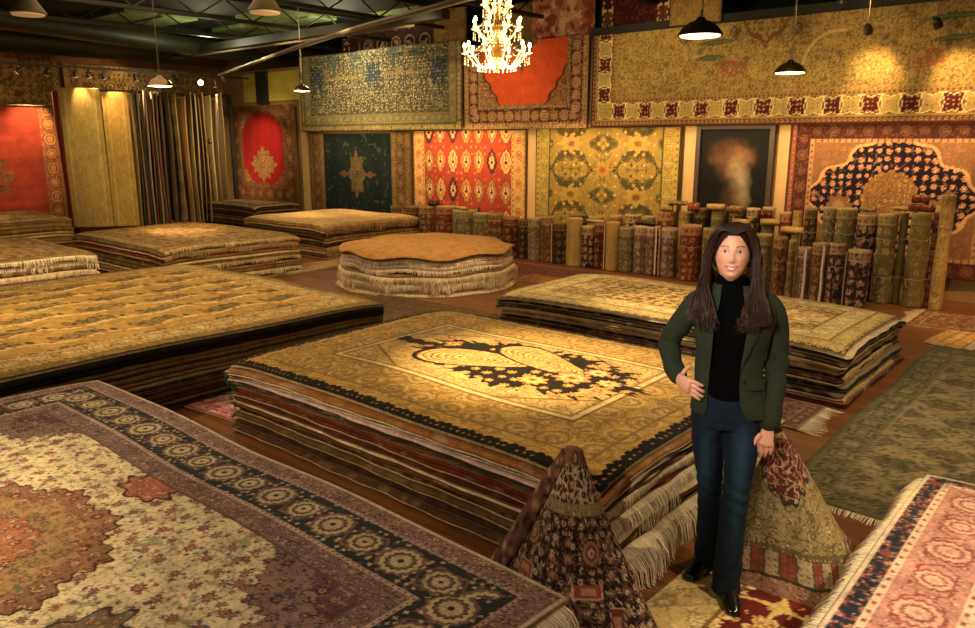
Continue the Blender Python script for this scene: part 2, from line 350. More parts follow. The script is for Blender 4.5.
def d_peak(u, v, W, H):
    C = np.zeros((len(u), 3)); A = np.ones(len(u), bool)
    floral(C, A, u, v, (40,28,32), .075, [(178,156,126),(132,66,60),(150,116,90),(104,108,92),(110,60,66)], 7., vine=(84,62,52), vk=60., vw=.25, out=(120,96,80), fill=.34, leaf=(110,92,70))
    q, h, t = ros(u, v+.02, .048, 31., .26, .18, 5, .0, .8, False); put(C, (q < 1) & (q > .62), (186,168,140)); put(C, q < .35, (150,70,60))
    for (cx, cy, a, b, c) in ((.05,.62,.07,.028,(140,60,56)),(-.12,.82,.05,.04,(120,60,54)),(.20,.76,.03,.06,(110,52,50)),(-.3,.6,.06,.03,(130,64,56)),(.42,.66,.05,.04,(120,60,54))):
        e = np.maximum(np.abs(u-cx)/a, np.abs(v-cy)/b); put(C, e < 1.15, (170,150,124)); put(C, e < 1, c); put(C, (e < .55), (160,120,100))
    for (cx, cy, r) in ((.08,.46,.055),(-.28,.44,.05),(.46,.5,.05)):
        q = np.hypot(u-cx, v-cy)/r; put(C, q < 1.05, (60,34,34)); put(C, q < .92, (140,108,84)); put(C, fr(q*3) < .25*(q < 1), (84,50,48)) if False else put(C, (q < .6), (100,60,54)); put(C, q < .35, (176,150,116)); put(C, q < .16, (130,50,50))
    q, th = medal(u-.14, v-.92, .12, .10, 8, .18); floral(C, q < 1, u, v, (120,122,100), .06, [(160,150,120),(90,84,70)], 4., vine=(84,84,66)); put(C, np.abs(q-1) < .06, (170,160,130))
    m = v < .26; floral(C, m, u, v, (72,44,42), .05, [(190,176,150),(150,120,100)], 5., vine=(180,164,136), vk=80., vw=.4, out=(170,150,124)); put(C, (v > .255) & (v < .31), (128,112,84)); floral(C, (v > .265) & (v < .30), u, v, None, .035, [(170,150,116),(90,70,56)], 3.)
    put(C, v < .085, (120,84,70)); q = np.hypot(u*1.2, v-.05)/.035; put(C, q < 1, (80,44,44)); put(C, q < .6, (160,130,104)); put(C, v > .98, (120,84,74)); floral(C, v > .99, u, v, None, .05, [(150,110,96),(80,50,50)], 3.)
    return wear(C, u, v, .08)
def d_peak_olive(u, v, W, H):
    C = np.zeros((len(u), 3)); A = np.ones(len(u), bool)
    floral(C, A, u, v, (150,136,92), .075, [(108,100,66),(180,166,122),(120,84,60)], 7., vine=(104,96,62), vk=60., vw=.22, out=(88,80,54), leaf=(118,110,72), fill=.36)
    e = v+.9*np.abs(u-.05); m = e < .40+.02*np.sin(u*90); floral(C, m, u, v, (104,44,36), .06, [(180,150,112),(60,64,64),(150,110,80)], 3., vine=(184,160,120), vk=70., vw=.3, out=(56,34,32)); put(C, np.abs(e-.40-.02*np.sin(u*90)) < .012, (60,54,44))
    w = v-.10*np.abs(u)
    m = w > .64; put(C, m, (96,84,60)); q, h, t = ros(u, w, .03, 3., .3, .1, 4, .2, .9); put(C, m & (w < .68) & (q < 1), (170,150,110))
    m = (w > .68) & (w < .84); put(C, m, (80,70,54)); n = u/.075; i = np.floor(n); uu = fr(n)-.5; vv = (w-.76)/.16; q = np.maximum(np.abs(uu)/.42, np.abs(vv)/.46)
    put(C, m & (q < 1) & (i % 2 == 0), (124,62,52)); put(C, m & (q < 1) & (i % 2 == 1), (164,150,116)); qq, h, t = ros(u, w, .036, 6., .34, .1, 5, .3, .9); put(C, m & (q < .9) & (qq < 1), (120,90,66))
    m = w > .84; floral(C, m, u, w, (150,112,92), .06, [(180,150,118),(104,66,56)], 4., vine=(110,76,62), vk=60.); put(C, (w > .84) & (w < .855), (60,54,44)); put(C, w > .975, (60,50,40))
    return wear(C, u, v, .08)
def d_olivecorner(x, y, W, H):
    C = np.zeros((len(x), 3)); f, o = border(C, x, y, W, H, [(.02,(186,164,120),'plain',0,0,1), (.07,(150,112,92),'scroll',(180,150,118),(110,66,56),.07), (.02,(70,60,44),'plain',0,0,1),
        (.17,(84,72,52),'block',(150,60,50),(176,160,124),.13), (.025,(70,60,44),'dots',(160,130,90),(90,60,50),.05)], 5.)
    floral(C, f, x, y, (140,128,84), .13, [(104,96,62),(170,156,112),(118,74,50)], 7., vine=(96,90,56), vw=.2, out=(84,76,48), leaf=(110,104,66), fill=.36)
    q, th = medal(x, y, .36, .36, 8, .12); floral(C, f & (q < 1), x, y, (96,40,32), .09, [(170,140,100),(60,60,64)], 3., vine=(150,120,90), out=(50,32,30))
    return wear(C, x, y, .08)
def d_tree(x, y, W, H):
    C = np.zeros((len(x), 3)); f, o = border(C, x, y, W, H, [(.02,(60,50,30),'plain',0,0,1), (.10,(150,130,80),'scroll',(120,104,60),(96,84,50),.08), (.03,(80,76,52),'plain',0,0,1), (.20,(132,118,74),'palm',(150,136,90),(84,86,60),.2), (.03,(84,80,54),'dots',(150,130,80),(60,60,50),.06)], 5.)
    put(C, f, (70,68,52)); floral(C, f, x, y, None, .16, [(150,136,92),(90,96,78)], 6., vine=(120,110,76), vw=.2, out=(60,64,54), fill=.3); q, h, t = ros(x+.01*np.sin(y*30), y+.01*np.sin(x*27), .062, 2., .30, .24, 5, .3, .85); put(C, f & (q < 1), (196,182,132)); put(C, f & (q < .6) & (h < .3), (176,120,76))
    X = np.abs(fr(x/1.9+.5)-.5)*1.9
    put(C, f & vines(X, y, 4.2, .05), (130,108,70))
    for (a, b, ra, rb, c) in ((.1,-.35,.13,.26,(50,58,64)),(.62,.05,.12,.26,(70,78,70)),(.35,.45,.16,.12,(100,76,50))):
        e = np.hypot((X-a)/ra, (y-b)/rb); k = (e < 1+.2*np.sin(np.arctan2(y-b, X-a)*7)) & f; put(C, k, c); q, h, t = ros(x, y, .06, 5., .3, .1, 5, .2, .6); put(C, k & (q < 1), (150,144,104))
    return wear(C, x, y, .10)
def d_orange(x, y, W, H):
    C = np.zeros((len(x), 3)); f, o = border(C, x, y, W, H, [(.02,(150,120,80),'plain',0,0,1), (.09,(168,134,90),'scroll',(130,70,50),(110,90,60),.07), (.24,(74,40,34),'palm',(180,140,94),(150,104,70),.2), (.08,(160,128,84),'scroll',(120,70,50),(90,80,60),.07)], 5.)
    put(C, f, (206,84,42)); X = np.abs(x); Y = np.abs(y); cx = W/2-o; cy = H/2-o
    e = (cx-X)/.42+(cy-Y)/.62+.05*np.sin((cy-Y)*30); m = f & (e < 1); floral(C, m, x, y, (150,110,66), .13, [(110,50,36),(176,140,90)], 4., vine=(96,66,44), vw=.2, out=(90,50,36)); put(C, f & (np.abs(e-1) < .06), (96,52,34))
    q, th = medal(x, y, .28, .22, 8, .2); floral(C, f & (q < 1), x, y, (110,80,50), .08, [(180,140,90),(70,60,50)], 3., out=(60,40,30))
    q, th = medal(x, np.abs(y)-.36, .06, .12, 4, .2); put(C, f & (q < 1), (110,80,50))
    return wear(C, x, y, .08)
def d_goldlong(x, y, W, H):
    C = np.zeros((len(x), 3)); f, o = border(C, x, y, W, H, [(.02,(60,36,26),'plain',0,0,1), (.07,(96,56,38),'dots',(160,124,74),(50,34,26),.07), (.03,(150,120,70),'plain',0,0,1), (.26,(104,84,46),'block',(78,26,28),(168,140,80),.235), (.05,(140,110,60),'dots',(100,60,40),(60,60,40),.06), (.09,(150,122,66),'scroll',(130,104,56),(106,84,46),.08)], 5.)
    floral(C, f, x, y, (156,128,68), .11, [(126,98,52),(178,150,90),(136,96,52)], 4., vine=(110,92,52), vw=.25, out=(112,90,48), leaf=(106,98,56), fill=.34)
    n = fbm(x*2.5, y*2.5, 9); C[f & (n > .58)] *= .82
    for x0 in (-1.33, 2.9):
        X = np.abs(x-x0); v = y+.74-1.15*X-.05*np.sin(X*22); m = f & (v > 0) & (X < .62)
        floral(C, m, x, y, (164,134,74), .09, [(130,96,52),(110,90,48)], 9., vine=(116,92,50), vw=.3); put(C, f & (np.abs(v) < .035) & (X < .64), (110,76,44)); q, h, t = ros(x, y, .06, 3., .3, .1, 5, .2, .8); put(C, f & (np.abs(v+.06) < .03) & (X < .6) & (q < 1), (96,70,40))
    for xc2, yy, ln, sg in ((-2.05,-.62,.66,1),(-2.15,-.83,.5,1),(.95,-.55,.8,-1),(1.0,-.80,.55,-1)):
        u = (x-xc2)/ln; v = (y-yy-.03*u)/.05; put(C, f & (np.abs(u) < .5) & (np.abs(v) < (1-np.abs(u*2)**1.5)*(.9+.2*np.sin(u*60))), (74,82,52)); put(C, f & (np.abs(u) < .45) & (np.abs(v) < .15), (100,104,64))
    for xc2, yc in ((-1.75,-1.0),(.75,-1.02),(1.7,-.9)): e = np.maximum(np.abs(x-xc2)/.2, np.abs(y-yc)/.11); put(C, f & (e < 1) & (vnoise(x*38, y*50, 1) > .45), (140,84,52))
    for xc2 in (-.35,): X = x-xc2; e = np.abs(np.hypot(X, y+1.05)-.45); put(C, f & (e < .018) & (X < .1) & (y > -1.0), (176,150,92))
    return wear(C, x, y, .16, 2.)
def d_redfield(x, y, W, H):
    C = np.zeros((len(x), 3)); f, o = border(C, x, y, W, H, [(.02,(90,60,40),'plain',0,0,1), (.10,(120,80,46),'scroll',(150,104,60),(80,50,34),.1), (.3,(110,62,36),'palm',(156,112,64),(76,56,36),.4), (.1,(126,84,48),'scroll',(160,110,64),(84,52,36),.1)], 5.)
    put(C, f, (150,28,26)); X = np.abs(x); Y = np.abs(y); cx = W/2-o; cy = H/2-o
    e = (cx-X)/.42+(cy-Y)/.36; m = f & (e < 1+.12*np.sin((cx-X-cy+Y)*20)); floral(C, m, x, y, (140,100,56), .12, [(110,60,36),(170,130,80)], 4., vine=(90,56,36), vw=.2)
    q, th = medal(x, y+.38, .46, .36, 12, .13, .1, 4); floral(C, f & (q < 1), x, y, (160,116,66), .1, [(110,56,36),(186,150,90)], 3., vine=(100,60,40), out=(90,50,34))
    return wear(C, x, y, .12)
def d_redworn(x, y, W, H):
    C = np.zeros((len(x), 3)); f, o = border(C, x, y, W, H, [(.02,(90,60,40),'plain',0,0,1), (.35,(120,74,44),'palm',(150,104,64),(96,50,34),.3)], 5.)
    put(C, f, (124,46,30)); n = fbm(x*2.2, y*5, 3); C[f & (n > .6)] *= 1.15; q, th = medal(x, y, .55, .5, 10, .12); floral(C, f & (q < 1), x, y, (104,64,40), .12, [(130,84,50),(84,44,32)], 3.); return wear(C, x, y, .35, 2.5)
def d_tealfield(x, y, W, H):
    C = np.zeros((len(x), 3)); f, o = border(C, x, y, W, H, [(.02,(80,60,36),'plain',0,0,1), (.12,(120,92,52),'scroll',(140,108,62),(90,70,42),.09), (.3,(96,72,42),'palm',(136,104,60),(66,52,34),.3), (.12,(120,92,52),'scroll',(140,108,62),(90,70,42),.09), (.025,(66,80,60),'plain',0,0,1)], 5.)
    put(C, f, (15,24,24)); q, th = medal(x, y, .26, .46, 8, .14); floral(C, f & (q < 1), x, y, (84,66,40), .08, [(110,86,52),(70,60,40)], 3., vine=(66,56,36), out=(60,50,34))
    q, th = medal(np.abs(x)-.45, y, .16, .06, 4, .2); put(C, f & (q < 1), (84,60,38))
    put(C, f & (vnoise(x*14, y*14, 3) > .83), (48,58,48))
    return wear(C, x, y, .2)
def d_latticered(x, y, W, H):
    C = np.zeros((len(x), 3)); f, o = border(C, x, y, W, H, [(.03,(190,150,84),'zig',(150,80,50),(110,70,40),.1), (.24,(196,152,84),'palm',(170,84,50),(206,170,110),.26), (.05,(186,140,84),'zig',(130,64,44),(210,180,120),.1)], 5.)
    put(C, f, (160,60,40)); cw = .335; chh = .56; i = np.floor(x/cw+.5); j = np.floor(y/chh+.5); u = (x-i*cw)/cw; v = (y-j*chh)/chh
    e = (np.abs(u)/.40)**1.4+(np.abs(v)/.42)**1.4+.08*np.sin(v*40); h = hs(i, j, 3)
    put(C, f & (e < 1.08), (90,44,34))
    for k, c in enumerate([(196,160,96),(150,120,76),(60,46,44),(176,120,66)]): put(C, f & (e < .95) & (h >= k/4) & (h < (k+1)/4), c)
    put(C, f & (e < .55), (186,84,50)); put(C, f & (e < .36), (206,176,116)); put(C, f & (e < .15), (90,50,40))
    q, hh, t = ros(x+cw/2, y+chh/2, .12, 5., .3, .1, 4, .3, .5); put(C, f & (e > 1.25) & (q < 1), (176,130,76))
    return wear(C, x, y, .1)
def d_goldscroll(x, y, W, H):
    C = np.zeros((len(x), 3)); f, o = border(C, x, y, W, H, [(.02,(80,70,36),'plain',0,0,1), (.07,(168,146,72),'dots',(110,96,50),(150,96,50),.1), (.2,(164,140,66),'palm',(186,160,90),(120,100,50),.26), (.03,(70,72,40),'plain',0,0,1)], 5.)
    put(C, f, (146,120,58)); X = np.abs(fr(x/1.3+.5)-.5)*1.3; Y = np.abs(fr(y/.86+.5)-.5)*.86
    v = np.sin(11*X+2.4*np.sin(9*Y))+np.sin(12*Y+2.4*np.sin(8*X+.5))+.5*np.sin(26*X)*np.sin(24*Y); put(C, f & (v > .35), (74,66,38)); put(C, f & vines(X*1.0, Y, 22, .13), (96,86,48)); put(C, f & (v > .75) & (v < .95), (130,112,58))
    q, h, t = ros(x, y, .17, 4., .3, .1, 6, .25, .85); put(C, f & (q < 1), (140,104,44)); put(C, f & (q < .6), (196,164,84))
    q, th = medal(X, Y-.0, .17, .12, 8, .2); put(C, f & (q < 1), (160,120,54)); put(C, f & (q < .4), (140,80,40))
    q, th = medal(X-.65, Y-.43, .2, .14, 8, .2); put(C, f & (q < 1), (164,134,66)); put(C, f & (q < .35), (120,84,44))
    return wear(C, x, y, .1)
def d_navymedal(x, y, W, H):
    C = np.zeros((len(x), 3)); f, o = border(C, x, y, W, H, [(.02,(90,50,36),'plain',0,0,1), (.06,(140,80,56),'dots',(180,130,84),(90,50,40),.09), (.2,(72,38,30),'palm',(120,80,56),(84,44,36),.22), (.05,(176,130,86),'dots',(110,60,44),(90,80,60),.08)], 5.)
    floral(C, f, x, y, (126,92,60), .09, [(150,84,56),(120,84,54)], 4., vine=(150,104,66), vw=.2, out=(130,80,52), fill=.36)
    q, th = medal(x, y, .95, .74, 12, .05, .1, 4); lob = f & (q < 1); put(C, lob, (28,20,28))
    put(C, lob & vines(x, y, 30, .10), (110,84,66)); qq, h, t = ros(x, y, .112, 6., .38, .12, 8, .12, 1.); put(C, lob & (qq < 1), (196,146,110)); put(C, lob & (qq < .7), (160,80,64)); put(C, lob & (qq < .35), (206,170,120)); put(C, f & (np.abs(q-1) < .025), (196,150,100))
    for X_ in (np.abs(x)-.62,): q, th = medal(X_, y+.12, .15, .15, 8, .15); put(C, f & (q < 1), (130,92,60)); put(C, f & (q < .5), (160,120,84))
    q, th = medal(x, y, .34, .36, 16, .05); floral(C, f & (q < 1), x, y, (140,98,58), .07, [(120,80,46),(176,136,84)], 3., vine=(120,84,50)); k = fr(q*4); put(C, f & (q < 1) & (k < .12), (110,70,42))
    return wear(C, x, y, .08)
def d_octagon(x, y, W, H):
    C = np.zeros((len(x), 3)); C[:] = lin((44,26,22)); i = np.floor(x/.44); j = np.floor(y/.4); u = fr(x/.44)-.5; v = fr(y/.4)-.5
    q = np.hypot(u, v)/.45; put(C, q < 1, (18,14,14)); put(C, q < .8, (112,84,62)); put(C, q < .6, (24,16,16)); put(C, (q < .42) & (vnoise(x*20,y*20,2) > .45), (130,90,66)); return wear(C, x, y, .2)
def d_figures(x, y, W, H):
    C = np.zeros((len(x), 3)); C[:] = lin((176,112,84)); n = fbm(x*5, y*5, 3); put(C, n > .58, (206,160,120)); put(C, n < .4, (130,60,44)); m = fbm(x*9+4, y*9, 5); put(C, m > .64, (120,84,56)); return C
def d_crimson(x, y, W, H):
    C = np.zeros((len(x), 3)); f, o = border(C, x, y, W, H, [(.05,(40,26,20),'plain',0,0,1), (.2,(84,36,26),'block',(40,24,20),(96,50,34),.25)], 5.); floral(C, f, x, y, (66,24,20), .2, [(96,54,34),(44,22,18)], 3., vine=(90,50,32)); return C
def d_plaingold(x, y, W, H):
    C = np.zeros((len(x), 3)); f, o = border(C, x, y, W, H, [(.06,(120,96,52),'scroll',(140,116,66),(100,80,44),.08)], 5.); floral(C, f, x, y, (140,112,58), .1, [(120,94,48),(156,128,72)], 3., vine=(116,90,46)); return wear(C, x, y, .1)
def d_runner(pal, stripes=0, seed=0.):
    def f(x, y, W, H):
        C = np.zeros((len(x), 3)); C[:] = lin(pal[0]); e = W/2-np.abs(x)
        for k, c in enumerate(pal[1:]): put(C, (e > .05+.05*k) & (e < .075+.05*k), c)
        n = vnoise(x*60, y*12, seed); C *= (.82+.36*n)[:, None]
        if stripes: put(C, fr(y/.5) < .5, pal[1]); C *= (.85+.3*vnoise(x*40, y*9, seed))[:, None]
        return C
    return f
def d_smallrug(b, m, g):
    def f(x, y, W, H):
        C = np.zeros((len(x), 3)); fm, o = border(C, x, y, W, H, [(.02,g,'plain',0,0,1), (.09,b,'palm',g,m,.1), (.02,g,'plain',0,0,1)], 5.)
        floral(C, fm, x, y, m, .12, [g, b], 3., vine=g, vw=.15, fill=.38); return wear(C, x, y, .1)
    return f
def d_rustic(x, y, W, H):
    C = np.zeros((len(x), 3)); f, o = border(C, x, y, W, H, [(.12,(140,112,62),'scroll',(160,132,80),(100,78,44),.12), (.2,(110,84,46),'palm',(160,130,80),(70,54,34),.22)], 5.)
    floral(C, f, x, y, (150,118,66), .18, [(90,64,38),(120,90,50)], 3., vine=(90,66,40), vw=.25, out=(70,52,34)); q, th = medal(x, y, .8, .5, 12, .1); floral(C, f & (q < 1), x, y, (186,152,96), .12, [(110,80,46),(90,60,40)], 4.)
    return wear(C, x, y, .15)
def d_brownpile(x, y, W, H):
    C = np.zeros((len(x), 3)); C[:] = lin((150,108,58)); C *= (.85+.3*fbm(x*6, y*6, 2))[:, None]; return C
def d_sand(x, y, W, H):
    C = np.zeros((len(x), 3)); f, o = border(C, x, y, W, H, [(.1,(186,150,96),'scroll',(200,168,116),(160,126,76),.12)], 5.); put(C, f, (196,160,104)); C *= (.88+.24*fbm(x*5, y*5, 2))[:, None]; return C
# ------------------------------------------------------------------ rugs as cloth slabs
def fringe_mesh(path, out, L, step=.007, w=.0035, curl=.35, col=(206,192,162), seed=1, drop=1., zmin=None, tuft=0):
    """path: (n,3) polyline in local coordinates; out: outward unit xy; strands leave the edge and droop"""
    rng = np.random.default_rng(seed); P = np.asarray(path, float); seg = np.linalg.norm(np.diff(P, axis=0), axis=1); s = np.concatenate([[0], np.cumsum(seg)])
    n = max(3, int(s[-1]/step)); t = (np.arange(n)+rng.random(n)*.8)/n*s[-1]
    B = np.stack([np.interp(t, s, P[:, k]) for k in range(3)], 1)
    T = np.stack([np.gradient(P[:, k], s) for k in range(3)], 1); D = np.stack([np.interp(t, s, T[:, k]) for k in range(3)], 1); D /= np.linalg.norm(D, axis=1)[:, None]
    if callable(out): O = out(B)
    else: O = np.tile(np.array([out[0], out[1], 0.]), (n, 1))
    ln = L*(.75+.45*rng.random(n))*(1+.25*np.sin(t*9+seed)); lean = (rng.random(n)-.5)*curl+.18*np.sin(t*23)
    K = 5; V = np.zeros((n, K, 2, 3)); 
    for k in range(K):
        f = k/(K-1); a = (1.45*drop)*min(1, f*1.6)   # angle below horizontal
        if k == 0: pos = B.copy()
        else:
            da = (1.45*drop)*min(1, ((k-.5)/(K-1))*1.6)
            pos = pos+(O*math.cos(da)+np.array([0, 0, -1.])*math.sin(da)+D*(lean*(k/(K-1)))[:, None])*(ln/(K-1))[:, None]
        if zmin is not None: pos[:, 2] = np.maximum(pos[:, 2], zmin+.002+.004*rng.random(n))
        ww = w*(1-.35*f)*(.7+.6*rng.random(n))
        V[:, k, 0] = pos-D*ww[:, None]; V[:, k, 1] = pos+D*ww[:, None]
    idx = np.arange(n*K*2).reshape(n, K, 2)
    Q = np.stack([idx[:, :-1, 0], idx[:, :-1, 1], idx[:, 1:, 1], idx[:, 1:, 0]], -1).reshape(-1, 4)
    c = np.repeat((lin(col)[None, :]*(.75+.4*rng.random((n, 1)))), K*2, axis=0)
    return V.reshape(-1, 3), Q, c
def add_fringe(parent, path, out, L, **k):
    V, Q, c = fringe_mesh(path, out, L, **k); return mobj('fringe', np_mesh('fringe', V, Q, c), YARN, parent)
def rug(name, W, H, res, design, thick=.012, warp=None, win=None, full=None, side=(170,150,112), mat=None, loc=(0, 0, 0), rot=(0, 0, 0), shape=None):
    """dense patterned sheet with closed sides and back. warp(x,y)->(dx,dy,dz). win: offset of sheet centre in design coords"""
    nx = max(8, int(W/res)); ny = max(8, int(H/res)); x = np.linspace(-W/2, W/2, nx+1); y = np.linspace(-H/2, H/2, ny+1)
    X, Y = np.meshgrid(x, y); X = X.ravel(); Y = Y.ravel(); ox, oy = win or (0, 0); FW, FH = full or (W, H)
    C = design(X+ox, Y+oy, FW, FH)
    if warp is not None: dx, dy, dz = warp(X, Y)
    else: dx = dy = dz = np.zeros_like(X)
    if shape is not None: PX, PY = shape(X, Y)
    else: PX, PY = X, Y
    V = np.stack([PX+dx, PY+dy, dz+thick], 1); idx = np.arange((nx+1)*(ny+1)).reshape(ny+1, nx+1)
    Q = np.stack([idx[:-1, :-1], idx[:-1, 1:], idx[1:, 1:], idx[1:, :-1]], -1).reshape(-1, 4)
    per = np.concatenate([idx[0, :-1], idx[:-1, -1], idx[-1, :0:-1], idx[:0:-1, 0]]); n = len(V); m = len(per)
    B1 = V[per].copy(); B1[:, 2] -= thick*.45; B2 = V[per].copy(); B2[:, 2] -= thick
    sc = lin(side); CB = np.tile(sc, (m, 1))*(.8+.4*RNG.random((m, 1)))
    a = n+np.arange(m); b = n+m+np.arange(m); p2 = np.roll(per, -1); a2 = np.roll(a, -1); b2 = np.roll(b, -1)
    Q2 = np.concatenate([np.stack([per, a, a2, p2], -1), np.stack([a, b, b2, a2], -1)])
    # back: coarse copy of the sheet so a bent rug keeps its back
    kx = max(4, min(nx, int(W/.06))); ky = max(4, min(ny, int(H/.06))); sx = np.unique(np.round(np.linspace(0, nx, kx+1)).astype(int)); sy = np.unique(np.round(np.linspace(0, ny, ky+1)).astype(int))
    GI = idx[np.ix_(sy, sx)]; back = V[GI.ravel()].copy(); back[:, 2] -= thick; nb = n+2*m; gi = nb+np.arange(len(sy)*len(sx)).reshape(len(sy), len(sx))
    Q3 = np.stack([gi[:-1, :-1], gi[1:, :-1], gi[1:, 1:], gi[:-1, 1:]], -1).reshape(-1, 4)
    VV = np.concatenate([V, B1, B2, back]); CC = np.concatenate([C, CB, CB*.8, np.tile(sc*.7, (len(back), 1))])
    me = np_mesh(name, VV, np.concatenate([Q, Q2, Q3]), CC); return mobj(name, me, mat or PILE, None, loc, rot)
def layer(name, outline, zt, cols, zf, loc, seed=0, twofold=False):
    """one folded rug inside a pile: closed slab; outline (n,2) local, zf(x,y) underside height, cols (pile, backing)"""
    rng = np.random.default_rng(seed); O = np.asarray(outline, float); n = len(O); c = O.mean(0); R = O-c; rn = R/np.linalg.norm(R, axis=1)[:, None]
    s = np.cumsum(np.linalg.norm(np.roll(O, -1, 0)-O, axis=1)); wob = .006*np.sin(s*7+seed)+.004*np.sin(s*19+seed*2)
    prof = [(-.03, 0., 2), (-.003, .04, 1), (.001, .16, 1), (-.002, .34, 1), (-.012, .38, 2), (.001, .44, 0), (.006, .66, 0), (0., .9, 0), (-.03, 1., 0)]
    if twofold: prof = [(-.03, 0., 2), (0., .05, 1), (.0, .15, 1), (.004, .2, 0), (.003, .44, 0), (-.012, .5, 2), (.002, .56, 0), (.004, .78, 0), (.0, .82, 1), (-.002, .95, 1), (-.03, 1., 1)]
    V = []; C = []; pile, back = cols; Z = zf(O[:, 0], O[:, 1]); TT = zt(O[:, 0], O[:, 1])-Z
    stripe = (.8+.4*hs(np.floor(s/.03), s*0, seed)); mot = hs(np.floor(s/.05), s*0+1, seed) 
    for (d, f, k) in prof:
        Pp = O+rn*(d+wob)[:, None]; V.append(np.column_stack([Pp, Z+f*TT]))
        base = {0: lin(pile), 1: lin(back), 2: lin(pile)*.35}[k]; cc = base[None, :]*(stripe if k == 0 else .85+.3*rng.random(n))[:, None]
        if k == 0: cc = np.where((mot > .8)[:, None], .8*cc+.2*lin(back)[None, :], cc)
        C.append(cc)
    m = len(prof); idx = np.arange(m*n).reshape(m, n); nx = np.roll(idx, -1, 1)
    Q = np.stack([idx[:-1], nx[:-1], nx[1:], idx[1:]], -1).reshape(-1, 4)
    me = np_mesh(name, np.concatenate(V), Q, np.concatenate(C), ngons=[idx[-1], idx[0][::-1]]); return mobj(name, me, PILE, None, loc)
def rect_outline(W, H, step=.022, r=.03):
    pts = []
    for (x0, y0, x1, y1) in ((-W/2+r,-H/2,W/2-r,-H/2),(W/2,-H/2+r,W/2,H/2-r),(W/2-r,H/2,-W/2+r,H/2),(-W/2,H/2-r,-W/2,-H/2+r)):
        k = max(2, int(math.hypot(x1-x0, y1-y0)/step)); pts += [(x0+(x1-x0)*i/k, y0+(y1-y0)*i/k) for i in range(k+1)]
    return np.array(pts)
ORD = ['first','second','third','fourth','fifth','sixth','seventh','eighth','ninth','tenth','eleventh','twelfth','thirteenth','fourteenth','fifteenth','sixteenth']
